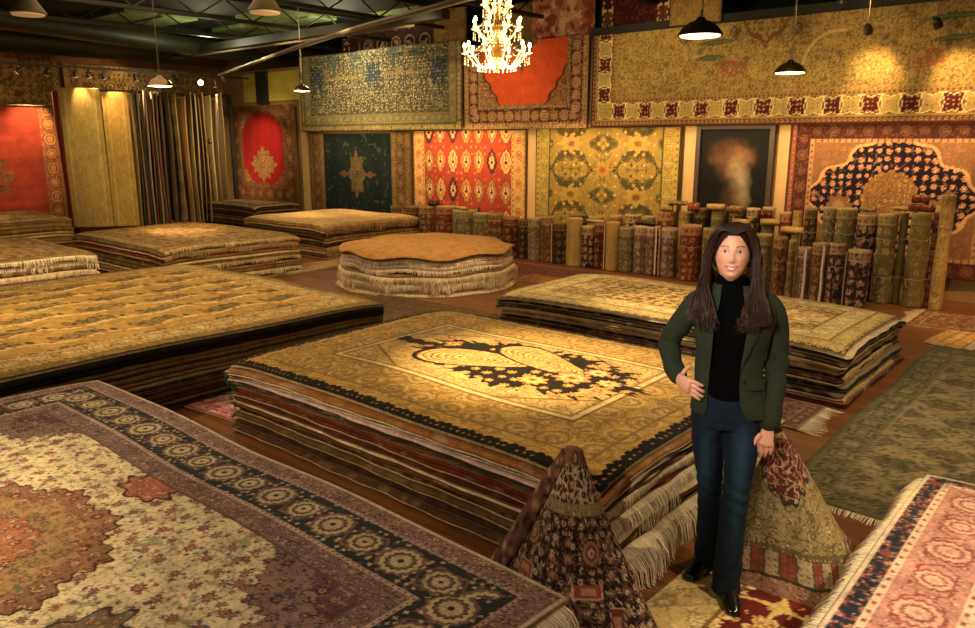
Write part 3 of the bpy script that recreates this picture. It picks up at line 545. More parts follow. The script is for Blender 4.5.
def pile_stack(where, group, cx, cy, W, H, h, top, cols, seed, topfull=None, res=.01, fr_sides=(), toplabel='', droop=.05, flen=.09, fstep=.008, fw=.0035, jit=.03, flare=.0, names=None, fcols=None, topthick=.02, skip_top=False, fcut=None, ties=False):
    """cols: list of (pile rgb, backing rgb, colour words) from the top down, below the top rug"""
    rng = random.Random(seed); n = len(cols); tt = (h-topthick)/n; K = n
    def sag(x, y):  # the whole pile dips a little at its rim and corners
        u = np.abs(x)/(W/2); v = np.abs(y)/(H/2); return -droop*(.6*np.clip(u, 0, 1.05)**8*.6+.5*np.clip(v, 0, 1.05)**8+.5*(u*v)**6)+.008*np.sin(x*3.1+seed)*np.sin(y*2.7+seed)
    objs = []
    for k in range(n):             # k = 0 is the lowest
        pile, back, words = cols[n-1-k]; f0 = k/n; w = W+rng.uniform(-jit, jit)*2+flare*(1-f0); l = H+rng.uniform(-jit, jit)*2+flare*.6*(1-f0)
        ox, oy = rng.uniform(-jit, jit)*.7, rng.uniform(-jit, jit)*.7; O = rect_outline(w, l)+np.array([ox, oy])
        zf = (lambda x, y, f0=f0, k=k: k*tt+sag(x, y)*f0+.0015); zt_ = (lambda x, y, k=k: (k+1)*tt+sag(x, y)*(k+1)/n-.0015); tlay = tt*.9
        lb = '%s rug, %s from the top in %s' % (words, ORD[n-k], where)
        if len(lb.split()) > 16: lb = lb.replace(' rug,', ',')
        if k == 0: lb = '%s rug at the bottom of %s' % (words, where)
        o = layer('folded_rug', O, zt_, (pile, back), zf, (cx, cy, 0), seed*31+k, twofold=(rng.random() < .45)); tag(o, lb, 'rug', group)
        for sd in fr_sides:
            fl_ = flen*rng.uniform(.7, 1.2)
            if fcut and sd in fcut:
                if (n-1-k) not in fcut[sd]: continue
                fl_ = fcut[sd][n-1-k]
            elif rng.random() < .25 and k != n-1: continue
            xs = np.linspace(-l/2+.03, l/2-(.03 if not fcut else .3), 40); fc = (fcols or [(196,180,150)])[k % len(fcols or [1])]
            if sd == 'E': P = np.column_stack([np.full(40, w/2+ox), xs+oy, np.zeros(40)]); od = (1, 0)
            elif sd == 'W': P = np.column_stack([np.full(40, -w/2+ox), xs+oy, np.zeros(40)]); od = (-1, 0)
            elif sd == 'S': xs = np.linspace(-w/2+.03, w/2-.03, 40); P = np.column_stack([xs+ox, np.full(40, -l/2+oy), np.zeros(40)]); od = (0, -1)
            P[:, 2] = zf(P[:, 0], P[:, 1])+tlay*.25
            add_fringe(o, P, od, (fl_ if sd != 'W' else .075 if ties else fl_), drop=(.3 if sd == 'W' and ties else 1.), step=fstep, w=fw, col=fc, seed=seed*7+k, zmin=.002, curl=(.12 if ties else .3))
        if ties and rng.random() < .75:      # small green store ties knotted at the near left corner
            mb = MB(); bx, by = -w/2+ox+rng.uniform(.02, .10), -l/2+oy-.012; zz = float(zf(np.array([bx]), np.array([by]))[0])+tlay*.5
            for q in range(4): a = rng.uniform(0, 6.28); mb.tube([(bx, by, zz), (bx+.03*math.cos(a), by-.012-.01*rng.random(), zz+.022*math.sin(a))], [.005, .002], 5)
            mb.ball((bx, by-.004, zz), .008, 6, 4); mb.build('tie', solid('green_ribbon', (20, 84, 56), .5), o)
        objs.append(o)
    if not skip_top:
        T = rug('rug', W, H, res, top, topthick, warp=lambda x, y: (0*x, .006*np.sin(x*5+seed), sag(x, y)), loc=(cx, cy, h-topthick), win=(0, 0), full=topfull)
        tag(T, toplabel, 'rug', group)
        for sd in fr_sides:
            xs = np.linspace(-H/2+.02, H/2-.02, 60); sx = 1 if sd == 'E' else -1
            if sd == 'S' or (fcut and sd in fcut and -1 not in fcut[sd]): continue
            P = np.column_stack([np.full(60, sx*W/2), xs, np.zeros(60)]); P[:, 2] = sag(P[:, 0], P[:, 1])+.008
            add_fringe(T, P, (sx, 0), flen, step=fstep, w=fw, col=(fcols or [(196,180,150)])[0], seed=seed+90, zmin=-(h-topthick)+.002)
        objs.append(T)
    return objs
# ================================================================== THE ROOM
BX, RX, WY, LX, FY, CZ = -18.9, 3.2, 11.25, -18.9, -3.0, 4.52
def floor_mat():
    m, nt, b = nodes_of('oak_floor'); N = nt.nodes; K = nt.links
    tc = N.new('ShaderNodeTexCoord'); mp = N.new('ShaderNodeMapping'); mp.inputs['Rotation'].default_value = (0, 0, 0)
    K.new(tc.outputs['Object'], mp.inputs[0])
    br = N.new('ShaderNodeTexBrick'); br.inputs['Color1'].default_value = L4((100, 62, 34)); br.inputs['Color2'].default_value = L4((128, 80, 42)); br.inputs['Mortar'].default_value = L4((50, 26, 12))
    br.inputs['Scale'].default_value = 1.; br.inputs['Mortar Size'].default_value = .002; br.inputs['Brick Width'].default_value = 1.3; br.inputs['Row Height'].default_value = .085
    K.new(mp.outputs[0], br.inputs['Vector'])
    mp2 = N.new('ShaderNodeMapping'); mp2.inputs['Scale'].default_value = (1.2, 26, 1); K.new(tc.outputs['Object'], mp2.inputs[0])
    n = N.new('ShaderNodeTexNoise'); n.inputs['Scale'].default_value = 3; n.inputs['Detail'].default_value = 6; K.new(mp2.outputs[0], n.inputs['Vector'])
    mr = N.new('ShaderNodeMapRange'); mr.inputs['From Min'].default_value = .3; mr.inputs['From Max'].default_value = .7; mr.inputs['To Min'].default_value = .72; mr.inputs['To Max'].default_value = 1.2; K.new(n.outputs['Fac'], mr.inputs['Value'])
    vm = N.new('ShaderNodeVectorMath'); vm.operation = 'SCALE'; K.new(br.outputs['Color'], vm.inputs[0]); K.new(mr.outputs[0], vm.inputs['Scale']); K.new(vm.outputs[0], b.inputs['Base Color'])
    b.inputs['Roughness'].default_value = .42; b.inputs['Specular IOR Level'].default_value = .35
    return m
def structure(name, a, b, mat):
    mb = MB(); mb.box(a, b); o = mb.build(name, mat); o['kind'] = 'structure'; return o
PLASTER = solid('ochre_plaster', (150, 118, 70), .9, noise=.1, nscale=2.5, bump=.15)
DARKP = solid('dark_paint', (30, 30, 22), .8, noise=.15, nscale=3)
structure('floor', (LX-.2, FY, -.12), (RX+.2, WY+.2, 0), floor_mat())
structure('wall_back', (LX-.2, WY, 0), (RX+.2, WY+.2, 3.70), PLASTER)
structure('wall_left', (LX-.2, FY, 0), (LX, WY+3.4, CZ), solid('brick_tan', (128, 88, 50), .9, noise=.25, nscale=5, bump=.3))
structure('wall_right', (RX, FY, 0), (RX+.2, WY, CZ), PLASTER)
structure('wall_front', (LX-.2, FY-.2, 0), (RX+.2, FY, CZ), PLASTER)
structure('ceiling', (LX-.2, FY, CZ), (RX+.2, WY+3.4, CZ+.15), DARKP)
structure('wall_loft', (LX-.2, WY+3.2, 3.5), (RX+.2, WY+3.4, CZ), solid('loft_green', (70, 76, 30), .9, noise=.2, nscale=2))
structure('trim_1', (LX, WY+.2, 3.5), (RX, WY+3.2, 3.62), DARKP)          # loft floor behind the wall top
structure('trim_2', (-7.35, WY-.14, 3.66), (RX, WY+.06, 3.80), DARKP)     # dark ledge above the long rug
structure('baseboard_back', (LX, WY-.02, 0), (RX, WY, .12), PLASTER)
LIME = solid('lime_paint', (206, 186, 76), .85, noise=.12, nscale=3)
structure('trim_3', (-17.85, WY-.03, 2.95), (-15.3, WY+.01, 3.62), LIME)
structure('trim_4', (-17.2, WY-.10, 2.9), (-16.75, WY-.01, 3.66), DARKP)
# pale pilasters between the hung rugs
POST = solid('cream_post', (206, 168, 112), .8, noise=.05, nscale=4)
for k, (a, b) in enumerate(((-8.69, -8.51), (-5.62, -5.42), (-4.17, -4.01), (-15.5, -15.3))):
    structure('trim_%d' % (k+5), (a, WY-.06, 0), (b, WY, 2.25 if k < 3 else 3.66), POST)
# roof framing
STEEL = solid('roof_steel', (34, 36, 26), .55, .3, noise=.15); DUCT = solid('duct_metal', (46, 50, 36), .5, .4, noise=.15, nscale=4)
PIPE = solid('grey_conduit', (96, 88, 64), .5, .5)
for k, x in enumerate((-17.3, -15.1, -12.9, -10.7, -8.5, -6.3, -4.1, -1.9)):
    t = empty('roof_joist', (x, 0, 0)); tag(t, 'dark open-web steel roof joist, %s from the left wall' % ORD[k], 'joist', 'steel roof joists')
    mb = MB(); mb.box((-.05, FY+.1, 4.43), (.05, WY+3.1, 4.51)); mb.build('top_chord', STEEL, t)
    mb = MB(); mb.box((-.04, FY+.3, 4.08), (.04, WY+2.9, 4.14)); mb.build('bottom_chord', STEEL, t)
    mb = MB(); y = FY+.4; s = 0
    while y < WY+2.4: mb.tube([(0, y, 4.45 if s else 4.12), (0, y+.55, 4.12 if s else 4.45)], .014, 6); y += .55; s = 1-s
    mb.build('web_rods', STEEL, t)
mb = MB(); mb.tube([(-17.9, FY+.3, 4.02), (-17.9, WY-.5, 4.02)], .26, 16)
for q_ in (0, 4, 8): mb.tube([(-17.9, q_, 4.2), (-17.9, q_, CZ-.002)], .01, 6)
tag(mb.build('air_duct', DUCT, smooth=True), 'round dull metal air duct under the ceiling along the left wall', 'duct')
mb = MB(); mb.tube([(-15.6, 3.0, 4.2), (-16.9, WY-.3, 4.0)], .2, 16)
for q_ in (.1, .5, .9): mb.tube([(-15.6-1.3*q_, 3+7.95*q_, 4.2), (-15.6-1.3*q_, 3+7.95*q_, CZ-.02)], .01, 6)
tag(mb.build('air_duct', DUCT, smooth=True), 'thinner round duct slanting below the joists at the left', 'duct')
mb = MB(); mb.box((LX+.1, 9.3, 3.92), (-9.0, 9.5, 4.07)); tag(mb.build('roof_girder', STEEL), 'dark steel girder crossing below the roof joists at the left', 'beam')
PANEL = solid('green_deck', (120, 136, 86), .6, .2, noise=.35, nscale=6, bump=.4)
for k, (x, y, w, l) in enumerate(((-16.2, 8.0, 1.5, 1.5), (-11.8, 11.4, 1.5, 1.1), (-14.0, 9.9, 1.5, 1.4), (-16.2, 10.6, 1.4, 1.4), (-14.0, 12.2, 1.4, 1.2))):
    mb = MB(); mb.box((x-w/2, y-l/2, CZ-.09), (x+w/2, y+l/2, CZ-.003)); mb.box((x-w/2, y-.02, CZ-.12), (x+w/2, y+.02, CZ-.09))
    tag(mb.build('insulation_panel', PANEL), 'crumpled green insulation panel between joists, ' + ('nearest the far left zinc lamp','above the octagon rug','in the middle near the second zinc lamp','furthest towards the left corner','deepest in the back loft')[k], 'panel', 'insulation panels')
for k, (p, q) in enumerate((((-16.6, 9.2, 3.84), (-9.5, 9.2, 3.84)),)):
    mb = MB(); mb.tube([p, q], .022, 8); tag(mb.build('conduit', PIPE), 'thin grey conduit running straight along the dark girder at the left', 'pipe')
mb = MB(); pts = [(-16.4, 9.7, 3.45), (-13.6, 8.7, 3.44), (-10.6, 7.6, 3.43), (-8.0, 6.75, 3.42), (-5.5, 6.1, 3.42), (-3.2, 5.8, 3.42)]
mb.tube(pts, .035, 8); tr = mb.build('track_rail', PIPE); tag(tr, 'long gently curved pale light rail crossing in front of the upper rugs', 'rail')
# ------------------------------------------------------------------ hung rugs
def hung(name, label, x0, x1, z0, z1, y, design, full, win, res=.014, wave=.02, cat='rug', drop=.0, side=(150,120,80)):
    W = x1-x0; H = z1-z0
    ph = random.random()*6
    def warp(X, Y): return (0*X, drop*np.sin((X/W+.5)*PI*3+ph)*((Y/H+.5)**2), wave*np.sin(X*5.1+ph)*(.6-.4*Y/H)+wave*.4*np.sin(X*13+ph))
    o = rug(name, W, H, res, design, .012, warp, win=win, full=full, mat=PILEW, loc=((x0+x1)/2, y, (z0+z1)/2), rot=(PI/2, 0, 0), side=side)
    return tag(o, label, cat, 'rugs hung on the walls')
y1 = WY-.10
hung('hanging_rug', 'bright red rug with tan medallion and brown border hung low near the left corner', -18.45, -15.62, .46, 2.86, y1, d_redfield, (2.83, 2.75), (0, -.15))
hung('hanging_rug', 'dark teal rug with brown border hung below the blue tree rug', -15.15, -11.72, .35, 2.22, y1, d_tealfield, (3.43, 2.9), (0, .0))
hung('hanging_rug', 'orange red rug with rows of lozenges in a gold zigzag border', -11.62, -8.72, .45, 2.2, y1, d_latticered, (2.9, 3.6), (0, -.3))
hung('hanging_rug', 'golden rug with dark scrolling pattern hung between two cream posts', -8.47, -5.66, .45, 2.22, y1, d_goldscroll, (2.81, 3.4), (0, -.2))
hung('hanging_rug', 'rose and tan rug with large navy blossom medallion hung at the far right', -3.98, -1.30, .30, 2.24, y1, d_navymedal, (2.68, 2.1), (0, .0))
# flat painting, plain stand-in
t = empty('wall_painting', (-4.80, WY-.09, 1.45)); tag(t, 'tall dark painting with a pale blurred shape between two cream posts', 'painting')
mb = MB()
for a, b in (((-.6,-.05,-.8),(-.53,.02,.8)),((.53,-.05,-.8),(.6,.02,.8)),((-.53,-.05,.73),(.53,.02,.8)),((-.53,-.05,-.8),(.53,.02,-.73))): mb.box(a, b)
mb.build('frame', solid('dark_frame', (60, 48, 30), .5), t)
def d_paint(x, y, W, H):
    C = np.zeros((len(x), 3)); C[:] = lin((18, 16, 14)); n = fbm(x*3, y*3, 7); n2 = fbm(x*7+3, y*7, 2)
    for (cx, cy, rx, ry, c) in ((-.02,.36,.34,.22,(104,70,44)),(.1,.34,.2,.14,(130,92,60)),(-.12,.2,.2,.2,(90,60,40)),(.06,.12,.16,.2,(150,124,92)),(.14,-.2,.15,.34,(150,132,104)),(-.02,-.34,.16,.3,(70,48,34))):
        a = np.clip(1.25-np.hypot((x-cx)/rx, (y-cy)/ry)+(n-.5)*1.2, 0, 1)[:, None]*.8; C = C*(1-a)+lin(c)*a
    C *= (.55+.9*n2)[:, None]
    return C
o = rug('canvas', 1.06, 1.46, .012, d_paint, .01, mat=solid('x', (0,0,0)) if False else woven('canvas_paint', .6, 200, .1, .08, 6, 0.), rot=(PI/2, 0, 0)); o.parent = t
# upper tier over the rail
y2 = WY-.22
hung('hanging_rug', 'faded blue tree-pattern rug with cream blossoms and tan border hung high', -15.18, -10.14, 2.21, 3.85, y2, d_tree, (5.04, 3.0), (0, -.68), drop=.012)
hung('hanging_rug', 'orange rug with dark floral border hung high beside the chandelier', -10.08, -7.33, 2.22, 3.70, y2, d_orange, (2.75, 2.9), (0, -.7))
hung('hanging_rug', 'very long gold rug with maroon block border hung high at the right', -7.25, 1.1, 2.23, 3.66, y2, d_goldlong, (8.35, 3.6), (0, -1.08), res=.014)
y3 = WY-.12
hung('hanging_rug', 'dark rug of black octagons hung above the blue tree rug', -13.95, -11.05, 3.5, 4.38, WY+.5, d_octagon, (2.9, 2.2), (0, -.3), res=.02)
hung('hanging_rug', 'narrow plain gold rug hung upright above the chandelier side', -10.98, -10.12, 3.5, 4.44, y3, d_plaingold, (.86, 4.0), (0, 0), res=.02)
hung('hanging_rug', 'dull gold rug hung behind the chandelier above the orange rug', -10.1, -8.75, 3.6, 4.44, WY+.3, d_plaingold, (1.5, 3.0), (0, 0), res=.02)
hung('hanging_rug', 'pink tapestry rug with pale blurred figures above the orange rug', -8.72, -7.42, 3.68, 4.46, WY+.06, d_figures, (1.3, 1.4), (0, 0), res=.02)
hung('hanging_rug', 'dark crimson rug hung over the ledge beside the pink tapestry', -7.36, -6.02, 3.74, 4.42, WY+.1, d_crimson, (1.3, 1.2), (0, 0), res=.02)
hung('hanging_rug', 'small gold rug end hanging over the dark ledge behind a pendant lamp', -5.92, -5.1, 3.70, 4.4, WY-.17, d_plaingold, (.9, 1.2), (0, 0), res=.02)
hung('hanging_rug', 'dim red rug half hidden in the loft above the tree rug', -15.0, -13.3, 3.6, 4.35, WY+.9, d_crimson, (1.7, 2.0), (0, 0), res=.025)
# left wall rugs
def hung_left(label, y0, y1_, z0, z1, x, design, full, win, res=.02):
    W = y1_-y0; H = z1-z0
    o = rug('hanging_rug', W, H, res, design, .012, lambda X, Y: (0*X, 0*X, .015*np.sin(X*5)), win=win, full=full, mat=PILEW, loc=(x, (y0+y1_)/2, (z0+z1)/2), rot=(PI/2, 0, PI/2))
    return tag(o, label, 'rug', 'rugs hung on the walls')
hung_left('warm red rug with worn medallion hung on a rod at the far left', 3.6, 6.75, .3, 2.68, LX+1.0, d_redworn, (3.1, 3.6), (0, .2))
hung_left('amber floral rug hung high on the left wall behind the track lights', 2.6, 7.2, 2.6, 3.82, LX+.08, d_rustic, (4.6, 3.0), (0, -.8))
hung_left('brown patterned rug hung high behind the tall hanging runners', 7.3, 10.9, 2.7, 3.7, LX+.08, d_rustic, (3.6, 2.4), (0, -.5))
mb = MB(); mb.tube([(LX+1.02, 2.4, 2.72), (LX+1.02, 6.9, 2.72)], .018, 8); mb.tube([(LX+.01, 2.6, 2.72), (LX+1.02, 2.6, 2.72)], .012, 6); mb.tube([(LX+.01, 6.8, 2.72), (LX+1.02, 6.8, 2.72)], .012, 6)
tag(mb.build('hanging_rod', PIPE), 'pale metal rod carrying the warm red rug on the left', 'rod')
# ornate iron scroll on the wall above the runners
mb = MB()
for s in (-1, 1):
    for (cx0, r0, cz0) in ((.28, .16, 0), (.62, .12, -.02), (.1, .09, .16)):
        pts = [(0, s*(cx0+r0*(1-k/22)*math.cos(k*.55)), cz0+r0*(1-k/22)*math.sin(k*.55)) for k in range(18)]; mb.tube(pts, .016, 6)
mb.box((-.02, -.95, -.14), (.02, .95, -.10))
tag(mb.build('scroll_ornament', solid('bronze_iron', (190, 156, 100), .5, .3), loc=(LX+.12, 8.6, 3.22)), 'bronze scrollwork crest above the tall hanging runners', 'ornament')
# ------------------------------------------------------------------ tall runners on a swing rack
RX0 = -17.35
t = empty('runner_rack', (RX0, 8.5, 0)); tag(t, 'dark metal swing rack from which the tall runners hang', 'rack')
mb = MB(); mb.box((-.3, -1.75, 3.04), (-.22, 2.2, 3.1)); mb.box((-.5, -1.7, 0), (-.42, -1.62, 3.04)); mb.box((-.5, -1.7, 3.04), (-.22, -1.62, 3.1)); mb.box((-.3, 2.12, 0), (-.22, 2.2, 3.04)); mb.build('frame', STEEL, t)
kh = [(172,144,84),(120,96,50),(150,124,70)]
spec = [ # px left, px right, palette, words
 (60.5,65,[(120,46,34),(70,40,30)],'narrow brick red'),(65,106,[(150,128,70),(140,118,62),(164,140,82)],'broad plain khaki'),(107,133,[(160,130,66),(150,120,60),(170,142,80)],'broad golden beige'),
 (133,137,[(150,120,70),(90,70,40)],'thin tan'),(137.5,140,[(60,64,56),(40,40,36)],'thin slate'),(140.5,144,[(160,120,70),(90,60,40)],'narrow sand'),(144.3,147,[(40,46,44),(30,30,30)],'thin blue-black'),
 (147.2,150,[(170,150,110),(90,70,50)],'thin cream'),(150.2,153,[(140,70,44),(80,50,30)],'thin rust'),(153.2,156,[(46,44,40),(60,50,40)],'thin charcoal'),(156.2,158.6,[(180,150,110),(100,80,60)],'thin pale buff'),(158.8,161.4,[(120,52,36),(60,30,20)],'thin dark red'),(161.6,165,[(70,50,34),(40,30,24)],'narrow dark brown'),
 (165.2,173,[(58,44,28),(40,30,20)],'dark brown plain'),(173.3,181,[(112,90,52),(160,134,84)],'brown and cream checked'),(181.3,190,[(150,98,50),(110,66,34)],'amber brown'),
 (190.3,195,[(130,110,62),(96,76,40)],'olive tan'),(195.3,199,[(170,150,96),(110,90,50)],'pale straw'),(199.3,203,[(110,88,50),(80,60,36)],'muted brown'),(203.3,208,[(150,122,70),(100,80,44)],'warm beige'),(208.3,215,[(176,156,100),(130,108,64)],'pale yellow'),(215.3,219,[(120,100,60),(90,70,40)],'dull olive'),(219.3,225,[(100,84,50),(140,110,70)],'grey-brown patterned')]
for k, (a, b, pal, words) in enumerate(spec):
    g_ = .35 if k > 10 else (.15 if k > 2 else 0); pal = [tuple(c_[j]*(1-g_)+(176, 146, 84)[j]*g_ for j in range(3)) for c_ in pal]
    A = on_x(a, 150, RX0-.1*(k % 2)); d = .55+.2*((k*7) % 5)/5 if b-a < 12 else .3
    Bp = on_x(b, 150, RX0+d); wdt = math.hypot(Bp[0]-A[0], Bp[1]-A[1]); ang = math.atan2(Bp[1]-A[1], Bp[0]-A[0])
    zt, zb = 2.98+.05*((k*5) % 3), .10+.12*((k*3) % 4)/4; H = zt-zb; ph = k*1.3
    o = rug('hanging_runner', wdt, H, .02, d_runner(pal, 1 if 'checked' in words else 0, k), .02, lambda X, Y, ph=ph: (0*X, 0*X, .02*np.sin(Y*1.4+ph)+.025*np.sin(X*6+ph)*(1-Y)*.5), mat=PILEW, loc=((A[0]+Bp[0])/2, (A[1]+Bp[1])/2, (zt+zb)/2), rot=(PI/2, 0, ang), side=tuple(int(c*.8) for c in pal[0]))
    tag(o, '%s runner hanging on the tall rack, %s from its left end' % (words, ORD[k] if k < 16 else ['seventeenth','eighteenth','nineteenth','twentieth','twenty-first','twenty-second','twenty-third'][k-16]), 'runner', 'tall runners on the swing rack')
# ------------------------------------------------------------------ floor rugs
def floor_rug(label, cx, cy, W, H, res, design, rz=0., z=.0, thick=.012, fr_ends='', fcol=(206,192,162), flen=.08, cat='rug', wave=.004, fstep=.01, fw=.004):
    o = rug('floor_rug', W, H, res, design, thick, lambda X, Y: (.01*np.sin(Y*3), .01*np.sin(X*3), wave*(1+np.sin(X*5)*np.sin(Y*4))), loc=(cx, cy, z+.001), rot=(0, 0, rz)); tag(o, label, cat, 'rugs lying on the floor')
    for e in fr_ends:
        if e in 'EW': s = 1 if e == 'E' else -1; P = np.column_stack([np.full(30, s*W/2), np.linspace(-H/2, H/2, 30), np.full(30, thick+.002)]); add_fringe(o, P, (s, 0), flen, drop=.15, col=fcol, step=fstep, w=fw, zmin=0)
        else: s = 1 if e == 'N' else -1; P = np.column_stack([np.linspace(-W/2, W/2, 30), np.full(30, s*H/2), np.full(30, thick+.002)]); add_fringe(o, P, (0, s), flen, drop=.15, col=fcol, step=fstep, w=fw, zmin=0)
    return o
floor_rug('large moss green rug flat on the floor right of the piles', .10, 6.38, 3.1, 4.25, .02, d_mossrows, fr_ends='S')
floor_rug('maroon rug with big golden scrolls under the woman', -.20, 2.72, 2.5, 2.0, .010, d_maroonscroll)
floor_rug('small dark patterned rug with cream fringe near the back right wall', -.85, 9.85, 2.1, .95, .02, d_smallrug((74,44,36),(110,76,50),(170,130,80)), fr_ends='W', flen=.13, fstep=.02, fw=.008)
floor_rug('small mauve rug with white fringe between the pile and the woman', -2.35, 5.62, 1.35, .62, .012, d_smallrug((96,60,56),(80,56,54),(140,110,100)), fr_ends='E', flen=.12)
floor_rug('pale pink rug end showing on the floor between two piles', -5.05, 3.2, 1.5, .85, .012, d_smallrug((170,110,104),(190,150,140),(140,60,64)), rz=.12, z=.0, fr_ends='')
floor_rug('dark fringed rug on the floor between the round pile and the centre pile', -6.6, 6.0, 2.0, 1.5, .02, d_smallrug((64,48,30),(80,60,38),(110,84,50)), rz=.0)
floor_rug('dark red runner along the foot of the rolled rugs', -6.9, 9.55, 3.0, .8, .02, d_smallrug((70,34,24),(80,40,28),(120,70,44)))
floor_rug('rusty brown rug lying before the dark round rolls', -5.0, 8.95, 4.2, .55, .025, d_smallrug((110,64,34),(128,76,40),(150,100,56)))
floor_rug('folded tan rug on the floor between two far piles', -10.1, 7.55, .5, 1.6, .02, d_smallrug((120,90,54),(140,108,66),(170,140,96)), thick=.05)
floor_rug('thin gold rug beside the right end of the pile behind the woman', -1.32, 9.25, .35, 1.3, .02, d_smallrug((176,140,80),(190,156,96),(140,100,56)), rz=-.1, fr_ends='E', fstep=.02, fw=.008)
# ------------------------------------------------------------------ piles of rugs
CR = (206,190,160); PK = (188,150,140); TN = (172,146,104); BK = (30,24,20)
pile_stack('the centre pile', 'rugs in the centre pile', -3.19, 3.80, 3.04, 2.18, .56, d_paisley,
  [((150,100,52),CR,'caramel and cream'),((136,88,48),(214,200,176),'cinnamon and cream'),((60,46,38),(196,170,160),'grey-brown and rose'),((110,90,60),CR,'sand and cream'),((118,50,34),(110,84,60),'brick red'),((92,44,32),(170,140,104),'rust and tan'),
   ((66,34,26),(110,80,60),'maroon'),((88,58,34),(196,176,138),'brown and cream'),((52,38,26),(130,100,70),'dark brown'),((64,44,28),(176,150,110),'walnut and tan'),((84,66,40),(150,124,84),'olive brown'),((46,30,22),(90,70,50),'near black'),((74,50,34),(160,134,96),'chestnut and tan'),((44,46,28),(96,84,56),'dark green')], 3,
  res=.006, fr_sides='EW', toplabel='gold paisley rug with black flame medallion on top of the centre pile', droop=.05, flen=.05, fstep=.0038, fw=.0024, flare=.02, ties=True, fcut={'E': {3: .04, 5: .13, 9: .22}},
  fcols=[(222,206,172),(236,224,196)])
pile_stack('the near left pile', 'rugs in the near left pile', -3.19, .72, 3.74, 2.46, .52, d_lavender,
  [((96,70,66),CR,'dusty mauve and cream'),((70,50,50),CR,'plum brown'),((120,84,60),CR,'tan brown'),((60,44,40),(170,150,120),'dark brown'),((100,60,50),CR,'rosewood'),((80,70,50),(160,140,110),'olive'),((60,50,44),(150,130,100),'charcoal brown')], 5,
  res=.005, fr_sides='E', toplabel='large cream rug with navy and lavender border topping the near left pile', droop=.02, flen=.2, fstep=.005, fw=.0028, fcols=[(226,214,186),(206,190,160)])
pile_stack('the wide left pile', 'rugs in the wide left pile', -7.28, 2.55, 3.66, 4.5, .54, d_greengold,
  [((26,20,12),(20,16,10),'black-edged'),((104,82,46),(84,68,40),'bronze brown'),((96,78,44),(120,98,58),'olive brown'),((60,48,28),(120,104,70),'dark olive'),((76,50,30),(60,44,28),'rust brown'),((50,36,22),(90,70,44),'umber')], 8,
  res=.014, fr_sides='', toplabel='broad green and gold patterned rug on top of the wide left pile', droop=.05, flare=.05, jit=.02)
pile_stack('the pile behind the woman', 'rugs in the pile behind the woman', -3.34, 6.92, 3.44, 1.72, .48, d_creamgold,
  [((40,30,22),(186,168,130),'black and cream'),((52,40,30),(176,156,116),'dark brown and cream'),((120,100,64),(180,156,110),'tan and cream'),((30,24,20),(150,130,96),'black'),((60,30,24),(170,150,110),'dark maroon and tan'),((26,34,26),(120,104,74),'dark green'),((40,28,22),(170,156,124),'deep brown'),((64,26,22),(100,70,50),'wine red')], 12,
  res=.013, fr_sides='EW', toplabel='cream and gold floral rug on top of the pile behind the woman', droop=.05, flen=.11, fstep=.01, fw=.005, flare=.10, jit=.03, ties=True, fcut={'E': {3: .05, 6: .08}}, fcols=[(196,176,130),(176,150,100),(206,190,150)])
pile_stack('the near right pile', 'rugs in the near right pile', .72, 2.46, 2.66, 2.72, .53, d_coral,
  [((150,110,90),CR,'rose tan'),((60,50,50),CR,'slate'),((130,90,70),CR,'terracotta'),((90,70,60),CR,'brown'),((150,120,90),CR,'beige'),((70,50,46),CR,'dark plum')], 21,
  res=.0075, fr_sides='W', toplabel='pale coral and cream rug with navy guard stripe topping the near right pile', droop=.018, flen=.13, fstep=.005, fw=.003, fcols=[(232,216,184),(214,196,160)])
pile_stack('the square pile behind the round pile', 'rugs in the square far pile', -11.95, 9.25, 2.5, 2.3, .62, d_sand,
  [((150,112,60),(186,156,104),'sand brown'),((60,44,26),(90,70,40),'dark brown'),((120,92,52),(170,140,90),'tan'),((46,32,20),(120,96,60),'blackish brown'),((130,104,62),(180,150,100),'buff'),((70,50,30),(120,96,60),'brown')], 33,
  res=.03, fr_sides='E', toplabel='plain sand coloured rug on top of the square far pile', droop=.06, flen=.12, fstep=.02, fw=.01, fcols=[(176,146,96),(160,130,84)])
pile_stack('the pile below the tall runners', 'rugs in the pile below the runners', -11.4, 5.95, 2.95, 2.2, .62, d_rustic,
  [((110,84,50),(186,160,116),'brown and cream'),((140,60,44),(170,140,96),'rust edged'),((120,96,56),(180,156,110),'tan'),((86,66,40),(190,166,120),'brown'),((130,100,60),(176,146,100),'light brown'),((70,50,30),(150,126,86),'dark brown')], 41,
  res=.025, fr_sides='E', toplabel='dark floral rug on top of the pile below the tall runners', droop=.05, flen=.065, fstep=.018, fw=.009, fcols=[(186,160,110),(206,184,140),(160,130,84)])
pile_stack('the white-fringed pile at the left edge', 'rugs in the white-fringed pile', -12.0, 2.9, 2.8, 2.75, .58, d_rustic,
  [((150,120,80),(214,190,150),'cream-edged beige'),((120,90,56),(220,200,164),'tan and white'),((90,60,40),(210,186,150),'brown and white'),((140,110,70),(206,180,140),'beige'),((100,70,50),(216,196,160),'rose brown')], 51,
  res=.03, fr_sides='E', toplabel='beige rug with long white fringe on top of the left edge pile', droop=.05, flen=.085, fstep=.014, fw=.008, fcols=[(226,206,170),(216,190,150)])
pile_stack('the low pile below the far left hung rug', 'rugs in the low far left pile', -16.75, 4.7, 2.1, 2.5, .6, d_rustic,
  [((150,120,70),(180,150,100),'golden tan'),((110,84,48),(170,140,90),'brown'),((140,110,64),(176,146,96),'dull gold'),((90,70,40),(150,120,76),'olive')], 61,
  res=.04, fr_sides='', toplabel='golden rug topping the low pile below the far left hung rug', droop=.06)
